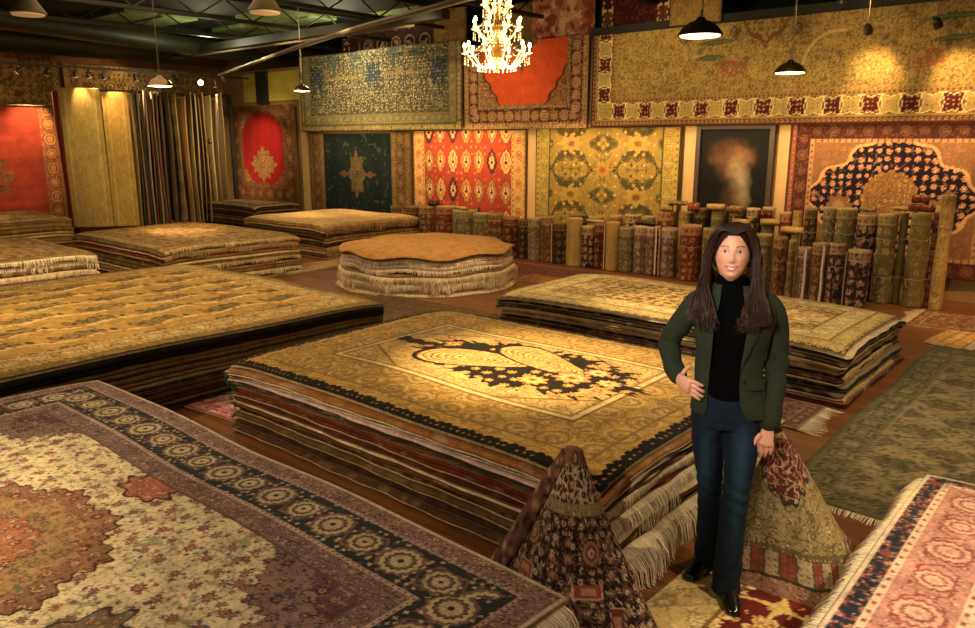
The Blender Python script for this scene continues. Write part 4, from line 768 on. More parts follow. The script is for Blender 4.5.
pile_stack('the dark pile under the bright red hung rug', 'rugs in the dark corner pile', -16.1, 10.1, 2.2, 1.2, .62, d_rustic,
  [((60,44,28),(110,84,50),'dark brown'),((40,30,20),(90,70,44),'black-brown'),((70,50,32),(110,84,54),'umber'),((50,34,24),(90,66,40),'dark chestnut')], 71,
  res=.04, fr_sides='', toplabel='dark brown rug topping the corner pile under the red hung rug', droop=.06)
# round pile with scalloped draping rugs
def round_layer(label, R, z, t, pile, back, lob, amp, droopz, seed, top=False, fringe=None, fl=.1, design=None):
    nr, na = (40 if top else 8), 260; rng = np.random.default_rng(seed); th = np.linspace(0, 2*PI, na, endpoint=False)
    def hgt(r, a):  # rim sags between lobes
        return -droopz*np.clip((r-R*.55)/(R*.45), 0, 1.2)**2*(1+.30*np.sin(a*lob)) + .005*np.sin(a*3+1)*(r/R)
    V = []; C = []; rows = []
    rs = np.linspace(.03, R, nr); prof = [(r, 1.) for r in rs]+[(R+.012, .75), (R+.014, .45), (R+.004, .3), (R+.004, .1), (R-.03, 0.), (.03, 0.)]
    for q, (r, f) in enumerate(prof):
        rr = r*(1+amp*np.cos(th*lob)*(r/R)**3); x = rr*np.cos(th); y = rr*np.sin(th); V.append(np.column_stack([x, y, z+f*t+hgt(np.full(na, r), th)]))
        base = lin(pile) if f >= .44 else lin(back); C.append(base[None, :]*(.8+.4*rng.random((na, 1))*(1 if not top else .5)+(.1 if top else 0)))
    m = len(prof); idx = np.arange(m*na).reshape(m, na); nx = np.roll(idx, -1, 1); Q = np.stack([idx[:-1], idx[1:], nx[1:], nx[:-1]], -1).reshape(-1, 4)
    me = np_mesh('round_rug', np.concatenate(V), Q, np.concatenate(C), ngons=[idx[0], idx[-1][::-1]]); o = mobj('round_rug', me, PILE, None, (-7.95, 7.86, 0)); tag(o, label, 'rug', 'rugs in the round pile')
    if fringe:
        a = np.linspace(0, 2*PI, 200); rr = (R+.008)*(1+amp*np.cos(a*lob)); P = np.column_stack([rr*np.cos(a), rr*np.sin(a), z+.35*t+hgt(np.full(200, R), a)])
        def outf(B): v = B.copy(); v[:, 2] = 0; return v/np.linalg.norm(v, axis=1)[:, None]
        add_fringe(o, P, outf, fl, step=.011, w=.008, col=fringe, seed=seed, zmin=.002, curl=.5)
    return o
WH = (220,200,160)
z = .0
for k, (t_, p, b, lob, amp, dz, f, fl, lb) in enumerate((
  (.13,(170,140,96),WH,9,.004,.01,WH,.12,'cream-fringed round rug at the bottom of the round pile'),(.12,(160,130,90),WH,10,.006,.02,WH,.12,'cream-fringed round rug second from the bottom of the round pile'),
  (.07,(150,120,84),WH,9,.006,.04,(206,184,144),.13,'beige round rug in the middle of the round pile'),(.06,(70,40,24),(110,80,50),8,.010,.06,None,0,'dark brown edged round rug in the round pile'),
  (.06,(190,160,120),WH,8,.010,.07,(226,206,176),.07,'ivory round rug under the brown lower edge in the round pile'),(.055,(60,34,22),(200,176,140),8,.010,.075,(220,196,166),.06,'round rug with dark piped edge high in the round pile'),
  (.05,(196,168,130),WH,8,.012,.08,(230,208,180),.07,'pale rose round rug just below the top of the round pile'))):
    round_layer(lb, 1.26-.01*k, z+(.0 if k < 2 else .02), t_*.95, p, b, lob, amp, dz*.9 if k > 1 else .0, 100+k, False, f, fl); z += t_
round_layer('plain golden brown round rug on top of the round pile', 1.25, z+.03, .03, (156,112,60), (60,34,22), 8, .012, .085, 120, True)
# ------------------------------------------------------------------ rolled rugs
def roll(px0, px1, ytop, ybase_y, words, pal, zbase=0., height=None, ridge=None, tie=True, tilt=0., seed=0, group='rolled rugs along the back wall', plain=False):
    yc = ybase_y; pc = on_y((px0+px1)/2, ytop, yc); r = .5*abs(on_y(px1, ytop, yc)[0]-on_y(px0, ytop, yc)[0])*.93; h = height or pc[2]-zbase; rng = np.random.default_rng(seed)
    na = 64; nz = max(10, int(h/.02)); th = np.linspace(0, 2*PI, na, endpoint=False); zz = np.linspace(0, h, nz); lip = rng.random()*6.28
    TH, Z = np.meshgrid(th, zz); prof = 1+.05*np.cos(2*TH+seed)+.03*np.cos(3*TH+seed*2)-.06*np.exp(-((np.mod(TH-lip, 2*PI))/.18)**2)
    pinch = 1-.05*np.exp(-((Z-h*.62)/.05)**2)*(1 if tie else 0); R = r*prof*pinch*(1+.02*np.sin(Z*7+seed)); 
    X = R*np.cos(TH); Y = R*np.sin(TH); u = (TH*r).ravel(); w = Z.ravel(); C = np.zeros((len(u), 3))
    if plain: C[:] = lin(pal[0]); C *= (.88+.24*vnoise(u*30, w*8, seed))[:, None]
    else:
        floral(C, np.ones(len(u), bool), u, w, pal[0], .10+.04*rng.random(), pal[1:], seed, vine=pal[2], vw=.2, fill=.38)
        b = h-w; put(C, b < .03, pal[-1]); put(C, (b > .12) & (b < .135), pal[-1]); m = (b > .03) & (b < .12); floral(C, m, u, w, pal[1], .07, [pal[2], pal[0]], seed+3)
    V = [np.column_stack([X.ravel(), Y.ravel(), w])]; CC = [C]
    K = 7
    for k in range(1, K+1):
        f = 1-k/(K+.6); c = pal[0] if k % 2 else pal[-1]; zc = h-.004-.012*((k+seed) % 2)+.01*np.sin(th+seed)*f
        V.append(np.column_stack([R[-1]*f*np.cos(th), R[-1]*f*np.sin(th), zc])); CC.append(np.tile(lin(c)*(.8 if k % 2 else 1.), (na, 1)))
    m = nz+K; idx = np.arange(m*na).reshape(m, na); nx = np.roll(idx, -1, 1); Q = np.stack([idx[:-1], nx[:-1], nx[1:], idx[1:]], -1).reshape(-1, 4)
    me = np_mesh('rolled_rug', np.concatenate(V), Q, np.concatenate(CC), ngons=[idx[-1], idx[0][::-1]])
    o = mobj('rolled_rug', me, PILEW, None, (pc[0], yc, zbase), (0, tilt, 0)); tag(o, words, 'rolled rug', group)
    if tie:
        for zt in ([h*.62] if h < .9 else [h*.3, h*.72]):
            mb = MB(); mb.tube([((r*1.05)*math.cos(a*PI/14), (r*1.05)*math.sin(a*PI/14), zt+.01*math.sin(a)) for a in range(29)], .006, 5)
            fa = -PI/2-.5; mb.tube([(r*1.07*math.cos(fa), r*1.07*math.sin(fa), zt), (r*1.2*math.cos(fa), r*1.2*math.sin(fa), zt-.05), (r*1.1*math.cos(fa+.15), r*1.1*math.sin(fa+.15), zt-.1)], .005, 5)
            mb.build('twine', solid('twine', (140, 122, 92), .9), o)
    if ridge is not None:   # pale selvedge fringe showing up the front of the roll
        a = ridge; zs = np.linspace(.02, h-.02, 30); wv = .012*np.sin(zs*14+seed)
        P = np.column_stack([(r*1.06)*np.cos(a+wv*3), (r*1.06)*np.sin(a+wv*3), zs]); P2 = P+np.array([math.cos(a+.9)*.045, math.sin(a+.9)*.045, 0]); P3 = P+np.array([math.cos(a)*.012, math.sin(a)*.012, 0])
        n = 30; VV = np.concatenate([P, P3, P2]); i = np.arange(n-1); Q = np.concatenate([np.stack([i, i+1, i+1+n, i+n], -1), np.stack([i+n, i+1+n, i+1+2*n, i+2*n], -1), np.stack([i+2*n, i+1+2*n, i+1, i], -1)])
        mobj('fringe', np_mesh('fringe', VV, Q, np.tile(lin((206, 184, 146)), (len(VV), 1))), YARN, o)
    return o
NV = [(40,34,38),(150,120,84),(110,56,44),(170,146,104)]; RD = [(112,52,32),(150,104,66),(80,36,26),(160,120,80)]; GN = [(92,88,50),(130,118,72),(110,70,40),(150,130,84)]
MV = [(112,84,74),(156,130,104),(90,58,54),(170,146,112)]; TNp = [(160,128,72),(130,100,54),(176,150,96),(140,110,64)]; BR = [(96,66,40),(140,104,64),(70,44,30),(160,126,80)]; DK = [(44,36,28),(96,76,48),(70,40,28),(120,96,60)]; GY = [(104,94,70),(140,124,88),(90,66,48),(150,130,92)]; DR = [(80,30,24),(120,80,54),(50,24,22),(140,104,70)]
front = [(392,400,206,'dark brown',DK),(407,420,206,'dark olive',DK),(421,434,206,'reddish brown',BR),(439,454,206,'dull rust',RD),(455,474,210,'grey-green',GY),(474.5,489,213,'mottled grey-green',GN),(489.5,503,213,'dark umber',BR),
 (504,518.5,217,'deep red banded',DR),(519,528.5,219,'nearly black',DK),(529.5,541.5,218,'buff and grey',GY),(542.5,553,216,'brown',BR),(554,567,222,'dark figured',DK),(568,582,218,'plain tan',TNp),(582.5,594.5,226,'navy floral',NV),(595,606.5,223,'dark red',DR),
 (607,620,222,'golden beige',TNp),(620.5,634.5,227,'moss and tan',GN),(635,646.5,226,'dusty mauve',MV),(647,654.5,227,'rosy mauve',MV),(655,661,226,'cream-edged red',RD),(662,678,228,'mauve and blue',MV),(681,702,225,'brick red banded',RD),(704,720,228,'dark green',GN),
 (721,737,232,'olive gold',TNp),(738,754,233,'tan and brown',BR),(755,773.5,234,'olive floral',GN),(774,788.5,237,'amber brown',BR),(789,797,240,'green',GN),(798,812,247,'rose patterned',MV),(813,829,243,'umber with white edge',BR),(830,846,243,'plum and navy',NV),(848,872,250,'navy and rose floral',NV)]
ridges = {11: -2.4, 12: None, 15: -2.5, 20: -2.5, 28: -1.2, 29: -1.0, 31: -2.6, 19: -1.6}
for k, (a, b, yt, w, p) in enumerate(front):
    nm = ['leftmost','second','third','fourth','fifth','sixth','seventh','eighth','ninth','tenth','eleventh','twelfth','thirteenth','fourteenth','fifteenth','sixteenth','seventeenth','eighteenth','nineteenth','twentieth','twenty-first','twenty-second','twenty-third','twenty-fourth','twenty-fifth','twenty-sixth','twenty-seventh','twenty-eighth','twenty-ninth','thirtieth','thirty-first','thirty-second'][k]
    yy = 10.42+.03*((k*7) % 3) if k < 23 else 9.95+.05*((k*5) % 3)
    roll(a, b, yt, yy, '%s rolled rug standing in the front row, %s from the left' % (w, nm), p, ridge=ridges.get(k), tie=(k % 3 == 0 or k in (21, 26)), seed=k+1, group='rolled rugs in the front row', plain=(k in (12, 15)))
tall = [(805,819,208,'dark brown',DK),(824,837.5,207,'grey-green',GY),(838,857.5,208,'tan and green',GN),(858,878,214,'navy and rust',NV),(879,900,214,'dark green floral',GN),(901,910,213,'plain green',[(96,88,46),(110,100,60),(80,70,40),(120,110,70)]),(910.5,934,213,'thick olive green',[(104,92,48),(120,108,62),(90,78,42),(130,116,70)]),(934.5,941,212,'red bordered',RD),(942,957,195,'tall gold floral',TNp)]
for k, (a, b, yt, w, p) in enumerate(tall):
    roll(a, b, yt, 10.55 if k < 4 else 10.5+.1*(k % 2), '%s rolled rug standing at the right end, %s of nine from the left' % (w, ORD[k]), p, tie=True, seed=60+k, group='tall rolled rugs at the right end', plain=(k == 5))
back = [(571,585,214),(590,603,216),(610,622,215),(626,640,214),(643,655,216),(660,676,211),(679,692,212),(695,708,208),(712,726,210),(730,743,206),(747,760,208),(763,776,207),(780,792,212),(793,803,211)]
pals = [DK,GN,BR,NV,GY,RD,TNp]; wn = ['dark brown','moss','brown','navy','grey-green','rust red','gold']
for k, (a, b, yt) in enumerate(back):
    roll(a, b, yt, 10.95, '%s rolled rug just showing in the back row behind others, %s from the left' % (wn[k % 7], ORD[k]), pals[k % 7], tie=False, seed=90+k, group='rolled rugs in the back row')
# rugs lying on top of the standing rolls
def lying(px, py, y, L, r, rz, pal, words, k):
    p = on_y(px, py, y); n = 40; mb = None; th = np.linspace(0, 2*PI, 28, endpoint=False); s = np.linspace(-L/2, L/2, 24)
    S, TH = np.meshgrid(s, th, indexing='ij'); R = r*(1+.08*np.cos(2*TH+k)-.1*np.exp(-(np.mod(TH-k, 2*PI)/.2)**2)); V = np.column_stack([S.ravel(), (R*np.cos(TH)*1.25).ravel(), (R*np.sin(TH)*.85).ravel()])
    C = np.zeros((len(V), 3)); floral(C, np.ones(len(V), bool), S.ravel(), (TH*r).ravel(), pal[0], .08, pal[1:], k, vine=pal[2]); idx = np.arange(24*28).reshape(24, 28); nx = np.roll(idx, -1, 1)
    Q = np.stack([idx[:-1], idx[1:], nx[1:], nx[:-1]], -1).reshape(-1, 4); me = np_mesh('small_rolled_rug', V, Q, C, ngons=[idx[0], idx[-1][::-1]])
    o = mobj('small_rolled_rug', me, PILEW, None, (p[0], y, p[2]), (0, 0, rz)); tag(o, words, 'rolled rug', 'small rugs lying on the rolls')
for k, (px, py, L, r, rz, pal, w) in enumerate(((596,221,.5,.03,.05,TNp,'thin pale roll lying on the rolls below the golden scroll rug'),(612,224,.36,.035,-.1,RD,'short rust roll lying near the golden beige roll'),(648,223,.7,.04,.05,DK,'dark roll lying across the mauve rolls'),(667,208,.3,.05,.3,TNp,'gold bundle lying left of the painting'),
  (678,203,.45,.035,.1,GY,'pale roll on top of the bundles left of the painting'),(694,207,.26,.07,.5,RD,'red bundle below the left edge of the painting'),(716,207,.4,.055,.2,TNp,'cream bundle below the painting'),(735,210,.36,.05,-.3,BR,'brown bundle below the painting above the woman'),(742,222,.4,.05,.1,TNp,'buff bundle just behind the head of the woman'),
  (765,214,.3,.06,.5,DR,'dark red bundle below the right cream post'),(770,222,.42,.05,.1,TNp,'tan bundle right of the hair of the woman'),(793,230,.5,.05,.0,TNp,'straw coloured bundle lying over the olive rolls'),(868,210,.3,.03,.0,GY,'white-ended small roll lying on the navy and rust roll'),(905,209,.4,.03,.1,TNp,'pale small roll on the green rolls'),(922,208,.42,.05,.0,RD,'folded red bundle on the thick olive roll'),(921,199,.3,.05,.1,RD,'upper folded red bundle left of the tall gold roll'),
  (434,203,.3,.06,.3,DK,'dark bundle above the reddish roll at the far left'),(462,208,.5,.03,.0,TNp,'pale thin roll on the grey-green rolls'))):
    lying(px, py, 10.5 if px > 800 or px < 560 else 10.85, L*.62, r*1.1, rz+.25*math.sin(k*2.1), pal, w, k)
# ------------------------------------------------------------------ lifted rugs
def cone_rug(label, tip, base, design, dsize, pleats, seed, rollL=None, z0=.004, power=1.15, doff=(0,0), dang=0., zp=1.0, polar=False):
    """rug picked up at one point and hanging in folds to the floor; base(phi)->(x,y) foot of each fold, local to tip foot"""
    na, nr = 300, 170; ph = np.linspace(0, 2*PI, na, endpoint=False); q = np.linspace(0.02, 1, nr); PH, Qq = np.meshgrid(ph, q, indexing='xy')
    bx, by = base(PH); R = np.hypot(bx, by); fold = pleats(PH, Qq)
    rad = .07+.93*Qq**power; X = bx*rad*(1+fold); Y = by*rad*(1+fold); Z = tip[2]*(1-Qq)**zp+z0
    slant = np.hypot(R, tip[2]); u = slant*Qq*np.cos(PH+dang)+doff[0]; v = slant*Qq*np.sin(PH+dang)+doff[1]
    if polar == 2: u = (np.mod(PH+.98+PI, 2*PI)-PI)*(.10+.34*Qq); v = Qq*1.04
    elif polar == 3: u = (np.mod(PH+1.24+PI, 2*PI)-PI)*(.08+.34*Qq); v = Qq*1.0
    elif polar: u = np.mod(PH+dang, 2*PI)*.42-1.3; v = -dsize[1]/2+(1-Qq)*1.02
    C = design(u.ravel(), v.ravel(), *dsize); V = np.column_stack([X.ravel(), Y.ravel(), Z.ravel()]); idx = np.arange(na*nr).reshape(nr, na); nx = np.roll(idx, -1, 1)
    Q = np.stack([idx[:-1], idx[1:], nx[1:], nx[:-1]], -1).reshape(-1, 4); me = np_mesh('draped_rug', V, Q, C, ngons=[idx[0]])
    o = mobj('draped_rug', me, PILE, None, (tip[0], tip[1], 0)); tag(o, label, 'rug', 'rugs lifted into peaks'); return o
def base1(ph): 
    c, s = np.cos(ph), np.sin(ph); return np.where(c > 0, .46, .44)*c, np.where(s < 0, .36, .26)*s
o1 = cone_rug('dark navy floral rug pulled up into a peak in front of the centre pile', (-1.585, 2.36, .85), base1, d_peak, (2.6, 2.6), lambda P, Q: .09*np.sin(P*4+1)*Q+.05*np.sin(P*9+2)*Q**2+.02*np.sin(P*17)*Q, 1, polar=2)
# rolled edge running down its left side
def edge_roll(parent, pts, rad, pal, name='rolled_edge'):
    mb = MB(); mb.tube(pts, rad, 14); me = mb.mesh(name, True); co = np.array([v.co[:] for v in me.vertices]); C = np.zeros((len(co), 3)); floral(C, np.ones(len(co), bool), co[:, 0]*1.3+co[:, 1], co[:, 2], pal[0], .07, pal[1:], 3, vine=pal[2]); set_col(me, C); return mobj(name, me, PILE, parent)
def dense(pts, n=30):
    P = np.array(pts); s = np.linspace(0, 1, len(P)); t = np.linspace(0, 1, n); return [tuple(np.interp(t, s, P[:, k])[i] for k in range(3)) for i in range(n)]
edge_roll(o1, dense([(-.02, -.01, .815), (-.08, -.05, .68), (-.20, -.10, .42), (-.34, -.14, .16), (-.42, -.15, .05)], 40), [.030+.030*k/40 for k in range(40)], [(104,74,64),(164,134,110),(50,34,36),(160,130,96)])
def base2(ph):
    c, s = np.cos(ph), np.sin(ph); return np.where(c > 0, .42, .28)*c, np.where(s < 0, .20, .62)*s
o2 = cone_rug('olive and rust bordered rug held up at its corner by the woman', (-1.14, 3.36, .71), base2, d_peak_olive, (2.9, 2.2), lambda P, Q: .06*np.sin(P*6+.5)*Q+.03*np.sin(P*13)*Q, 2, zp=1.08, power=.95, polar=3)
P = []
for a in np.linspace(-PI*.75, PI*.1, 60):
    bx, by = base2(np.array([a])); f = 1+.06*math.sin((a+2*PI)*6+.5)+.03*math.sin((a+2*PI)*13); P.append((bx[0]*f, by[0]*f, .012))
def outr(B):
    v = B.copy(); v[:, 2] = 0; return v/np.linalg.norm(v, axis=1)[:, None]
add_fringe(o2, P, outr, .10, drop=.12, step=.006, w=.004, zmin=.0, col=(190,176,146))
mb = MB(); mb.tube([(.012, .0, .715), (.10, .03, .55), (.21, .06, .36), (.31, .09, .18), (.42, .12, .03)], .006, 6); mb.build('selvedge', solid('selvedge_cream', (196, 176, 140), .9), o2)
# ================================================================== THE WOMAN
TH = math.radians(22.4)
W0 = empty('person', (-1.29, 3.10, 0), TH); tag(W0, 'woman with long brown hair, green blazer and jeans standing with one hand on her hip', 'person')
def remeshed(mb, name, vox, mat, parent, colf=None, smooth_it=4):
    me = mb.mesh(name+'_src'); o = bpy.data.objects.new(name, me); COL.objects.link(o)
    md = o.modifiers.new('r', 'REMESH'); md.mode = 'VOXEL'; md.voxel_size = vox; md.use_smooth_shade = True
    if smooth_it: ms = o.modifiers.new('s', 'SMOOTH'); ms.factor = .5; ms.iterations = smooth_it
    dg = bpy.context.evaluated_depsgraph_get(); dg.update(); me2 = bpy.data.meshes.new_from_object(o.evaluated_get(dg)); me2.name = name
    bpy.data.objects.remove(o); bpy.data.meshes.remove(me)
    me2.polygons.foreach_set('use_smooth', np.ones(len(me2.polygons), dtype=bool))
    if colf is not None:
        co = np.empty(len(me2.vertices)*3, np.float32); me2.vertices.foreach_get('co', co); set_col(me2, colf(co.reshape(-1, 3).astype(float)))
    me2.materials.clear(); return mobj(name, me2, mat, parent)
def limb(mb, pts, rad, seg=16, ends=True):
    """tapered limb with rounded ends through the joints (Catmull-Rom)"""
    P = [Vector(p) for p in pts]; R = rad; out = []; rr = []
    for i in range(len(P)-1):
        p0 = P[max(i-1, 0)]; p1 = P[i]; p2 = P[i+1]; p3 = P[min(i+2, len(P)-1)]
        for k in range(6):
            t = k/6; out.append(.5*((2*p1)+(-p0+p2)*t+(2*p0-5*p1+4*p2-p3)*t*t+(-p0+3*p1-3*p2+p3)*t**3)); a = R[i]; b = R[i+1]
            a = a if hasattr(a, '__len__') else (a, a); b = b if hasattr(b, '__len__') else (b, b); rr.append((a[0]+(b[0]-a[0])*t, a[1]+(b[1]-a[1])*t))
    out.append(P[-1]); b = R[-1]; rr.append(b if hasattr(b, '__len__') else (b, b))
    if ends:
        d0 = (out[0]-out[1]).normalized(); d1 = (out[-1]-out[-2]).normalized(); r0 = rr[0]; r1 = rr[-1]
        pre = [(out[0]+d0*min(r0)*f, (r0[0]*g, r0[1]*g)) for f, g in ((.95, .3), (.7, .7), (.35, .93))]; post = [(out[-1]+d1*min(r1)*f, (r1[0]*g, r1[1]*g)) for f, g in ((.35, .93), (.7, .7), (.95, .3))]
        out = [a for a, _ in pre]+out+[a for a, _ in post]; rr = [b for _, b in pre]+rr+[b for _, b in post]
    mb.tube(out, rr, seg)
def rings(mb, secs, seg=40, cap=True):
    """stacked elliptical sections (z, cx, cy, rx, ry)"""
    V = []; F = []
    for (z, cx, cy, rx, ry) in secs:
        for k in range(seg):
            a = 2*PI*k/seg; c, s = math.cos(a), math.sin(a); V.append((cx+rx*math.copysign(abs(c)**.88, c), cy+ry*math.copysign(abs(s)**.88, s), z))
    for i in range(len(secs)-1):
        for k in range(seg): k2 = (k+1) % seg; F.append((i*seg+k, i*seg+k2, (i+1)*seg+k2, (i+1)*seg+k))
    if cap: F.append(tuple(range(seg))[::-1]); F.append(tuple((len(secs)-1)*seg+k for k in range(seg)))
    mb.add(V, F)
HC = Vector((-.018, -.018, 1.556))          # head centre
def head_mesh(mb):
    n, m = 96, 72; V = []; F = []
    for i in range(m+1):
        t = PI*(i+.01*(i == 0)-.01*(i == m))/m
        for k in range(n):
            a = 2*PI*k/n; dx, dy, dz = math.sin(t)*math.cos(a), math.sin(t)*math.sin(a), math.cos(t)
            x, y, z = dx*.071, dy*.090, dz*.118
            if z < 0:
                q = -z/.118; x *= 1-.27*q**1.7; y = y*(1-.10*q) if y < 0 else y*(1-.55*q**1.2)
            if dy < 0:
                fx, fz = x, z-.011; g = lambda cx, cz, sx, sz: math.exp(-((fx-cx)/sx)**2-((fz-cz)/sz)**2)
                w = min(1, -dy*2.2); y += w*.006*math.exp(-(z/.06)**2)     # flatten the face a little
                y -= w*(.014*g(0,-.025,.010,.012)+.008*g(0,-.008,.008,.020)+.004*(g(.010,-.030,.006,.007)+g(-.010,-.030,.006,.007)))
                y += w*.010*(g(.029,.008,.015,.012)+g(-.029,.008,.015,.012)); y -= w*.004*(g(.028,.024,.020,.007)+g(-.028,.024,.020,.007))
                y -= w*(.007*g(0,-.0535,.020,.006)+.007*g(0,-.068,.016,.006)); y += w*.004*g(0,-.061,.024,.004)
                y -= w*.009*g(0,-.094,.018,.013); y += w*.004*g(0,-.079,.016,.006)
                y -= w*.006*(g(.040,-.026,.018,.016)+g(-.040,-.026,.018,.016)); y -= w*.0045*(g(.029,.006,.011,.007)+g(-.029,.006,.011,.007))
            V.append((HC.x+x, HC.y+y, HC.z+z))
    for i in range(m):
        for k in range(n): k2 = (k+1) % n; F.append((i*n+k, (i+1)*n+k, (i+1)*n+k2, i*n+k2))
    F.append(tuple(range(n))); F.append(tuple(m*n+k for k in range(n))[::-1]); mb.add(V, F)
def finger(mb, p, d, bend, ln, r, down):
    """three phalanges from p along d, each turned towards 'down' by bend"""
    p = Vector(p); d = Vector(d).normalized(); dn = Vector(down).normalized(); pts = [p]; 
    for k, f in enumerate((.46, .30, .24)):
        d = (d*math.cos(bend[k])+dn*math.sin(bend[k])).normalized(); dn = (dn-d*dn.dot(d)).normalized(); pts.append(pts[-1]+d*ln*f)
    limb(mb, pts, [r, r*.95, r*.86, r*.72], 10)
body = MB(); head_mesh(body)
for s in (-1, 1): body.ball((HC.x+s*.071, HC.y+.012, HC.z-.006), (.009, .016, .029))
limb(body, [(-.018, .022, 1.50), (-.012, .030, 1.42), (-.005, .02, 1.36)], [(.052,.054), (.050,.052), (.07,.06)])
rings(body, [(.86,0,0,.120,.085),(.92,0,0,.128,.088),(1.0,0,0,.118,.080),(1.08,0,0,.105,.075),(1.18,0,0,.115,.082),(1.27,.002,-.01,.130,.088),(1.32,.005,0,.125,.078),(1.36,.003,.01,.10,.060),(1.40,0,.02,.06,.05)])
ARM_L = [(-.140,.015,1.335),(-.235,.07,1.23),(-.272,.10,1.125),(-.245,.02,1.05),(-.205,-.055,1.005)]      # bent, hand on hip
ARM_R = [(.150,.02,1.328),(.196,.05,1.22),(.204,.06,1.10),(.188,.0,.96),(.178,-.045,.83)]
limb(body, ARM_L, [.030,.034,.033,.028,.022]); limb(body, ARM_R, [.030,.034,.033,.030,.022])
LEG_L = [(-.072,.0,.86),(-.066,.01,.70),(-.048,.03,.51),(-.042,.085,.30),(-.044,.125,.08)]
LEG_R = [(.074,.0,.86),(.076,-.03,.70),(.072,-.055,.51),(.068,-.075,.30),(.060,-.085,.08)]
limb(body, LEG_L, [.074,.068,.046,.042,.032]); limb(body, LEG_R, [.074,.068,.046,.042,.032])
limb(body, [(-.050,.13,.05),(-.075,.06,.035),(-.10,.0,.025)], [.03,.034,.026]); limb(body, [(.060,-.085,.05),(.072,-.15,.035),(.085,-.215,.025)], [.03,.034,.026])
# hand on the hip: palm against the side, fingers curling forward round the waist
limb(body, [(-.205,-.055,1.005),(-.182,-.095,.998),(-.160,-.120,.992)], [(.020,.026),(.016,.036),(.014,.038)], 14)
for k, (dz, ln) in enumerate(((.030,.066),(.011,.073),(-.009,.069),(-.028,.056))):
    finger(body, (-.160+.002*k, -.120+.004*k, .993+dz), (.75, -.30, -.18-.10*k), (.10, .35, .35), ln, .0092-.0006*(k == 3), (.35, .65, -.35))
finger(body, (-.192,-.070,1.022), (.25,.30,.55), (.1,.2,.25), .058, .0105, (.6,.3,0))
# hanging hand, fingers loosely down to the lifted rug corner
limb(body, [(.178,-.045,.83),(.174,-.056,.787),(.168,-.064,.752)], [(.022,.022),(.030,.018),(.036,.015)], 14)
for k, (dx, ln) in enumerate(((-.030,.070),(-.010,.078),(.011,.073),(.030,.058))):
    finger(body, (.168+dx, -.064+abs(dx)*.1, .752), (-.04+dx*1.2, -.02, -1), (.12, .30, .30), ln, .0092-.0007*(k == 3), (-.1, .95, 0))
finger(body, (.146,-.070,.790), (-.55,-.20,-.75), (.05, .2, .2), .058, .0105, (.4,.3,-1))
SKIN = (214, 160, 130)
def skin_col(co):
    C = np.tile(lin(SKIN), (len(co), 1)); x = co[:, 0]-HC.x; z = co[:, 2]-HC.z-.011; y = co[:, 1]-HC.y; fr_ = (y < -.03) & (co[:, 2] > 1.42)
    def mix(m, c, a): 
        a = (a*m)[:, None]; C[:] = C*(1-a)+lin(c)[None, :]*a
    g = lambda cx, cz, sx, sz: np.exp(-((x-cx)/sx)**2-((z-cz)/sz)**2)
    mix(fr_, (210,118,98), .35*(g(.042,-.03,.016,.016)+g(-.042,-.03,.016,.016)))
    up = z-.004*np.cos(x/.026*PI)*(np.abs(x) < .026); curve = .009*(x/.026)**2
    lip = fr_ & (np.abs(x) < .027) & (np.abs(z+.0615-curve) < .0092*(1-(x/.029)**2)**.5+0*x); mix(lip, (176,86,80), .85)
    tee = fr_ & (np.abs(x) < .019) & (np.abs(z+.0606-curve) < .0040*(1-(x/.0195)**2)); mix(tee, (236,226,212), .95)
    for s in (-1, 1):
        bx = (x-s*.030); brow = fr_ & (np.abs(bx) < .018) & (np.abs(z-.0305+14*(bx-s*.002)**2+.05*bx*s) < .0022); mix(brow, (66,42,30), .85)
        e = (bx/.0130)**2+((z-.0075)/.0048)**2; mix(fr_ & (e < 1), (206,190,178), .9); mix(fr_ & (e >= 1) & (e < 1.6) & (z > .0075), (50,32,26), .8); mix(fr_ & (e >= 1) & (e < 1.45) & (z <= .0075), (110,72,60), .5)
        ir = np.hypot(bx, z-.008); mix(fr_ & (ir < .0058) & (e < 1), (70,50,38), 1.); mix(fr_ & (ir < .0026) & (e < 1), (14,10,10), 1.)
    mix(fr_, (120,66,52), .5*(g(.007,-.0375,.0035,.0025)+g(-.007,-.0375,.0035,.0025)))
    return C
SK = woven('skin', .48, 400, .05, .04, 20, .0); SK.node_tree.nodes['Principled BSDF'].inputs['Subsurface Weight'].default_value = .08
SK.node_tree.nodes['Principled BSDF'].inputs['Subsurface Radius'].default_value = (.02, .008, .004); SK.node_tree.nodes['Principled BSDF'].inputs['Specular IOR Level'].default_value = .4
remeshed(body, 'body', .0028, SK, W0, skin_col, 1)
# black turtleneck
mb = MB(); rings(mb, [(.90,0,-.005,.140,.102),(1.0,0,-.005,.128,.094),(1.08,0,-.005,.118,.088),(1.18,0,-.01,.127,.100),(1.26,.002,-.018,.140,.112),(1.33,.005,-.002,.142,.092),(1.375,.003,.008,.115,.076),(1.40,-.005,.018,.072,.064),(1.43,-.012,.018,.061,.060),(1.462,-.014,.014,.060,.060)])
remeshed(mb, 'turtleneck', .008, solid('black_knit', (5, 5, 5), 1.0, spec=.05, noise=.2, nscale=90, bump=.05), W0, None, 3)
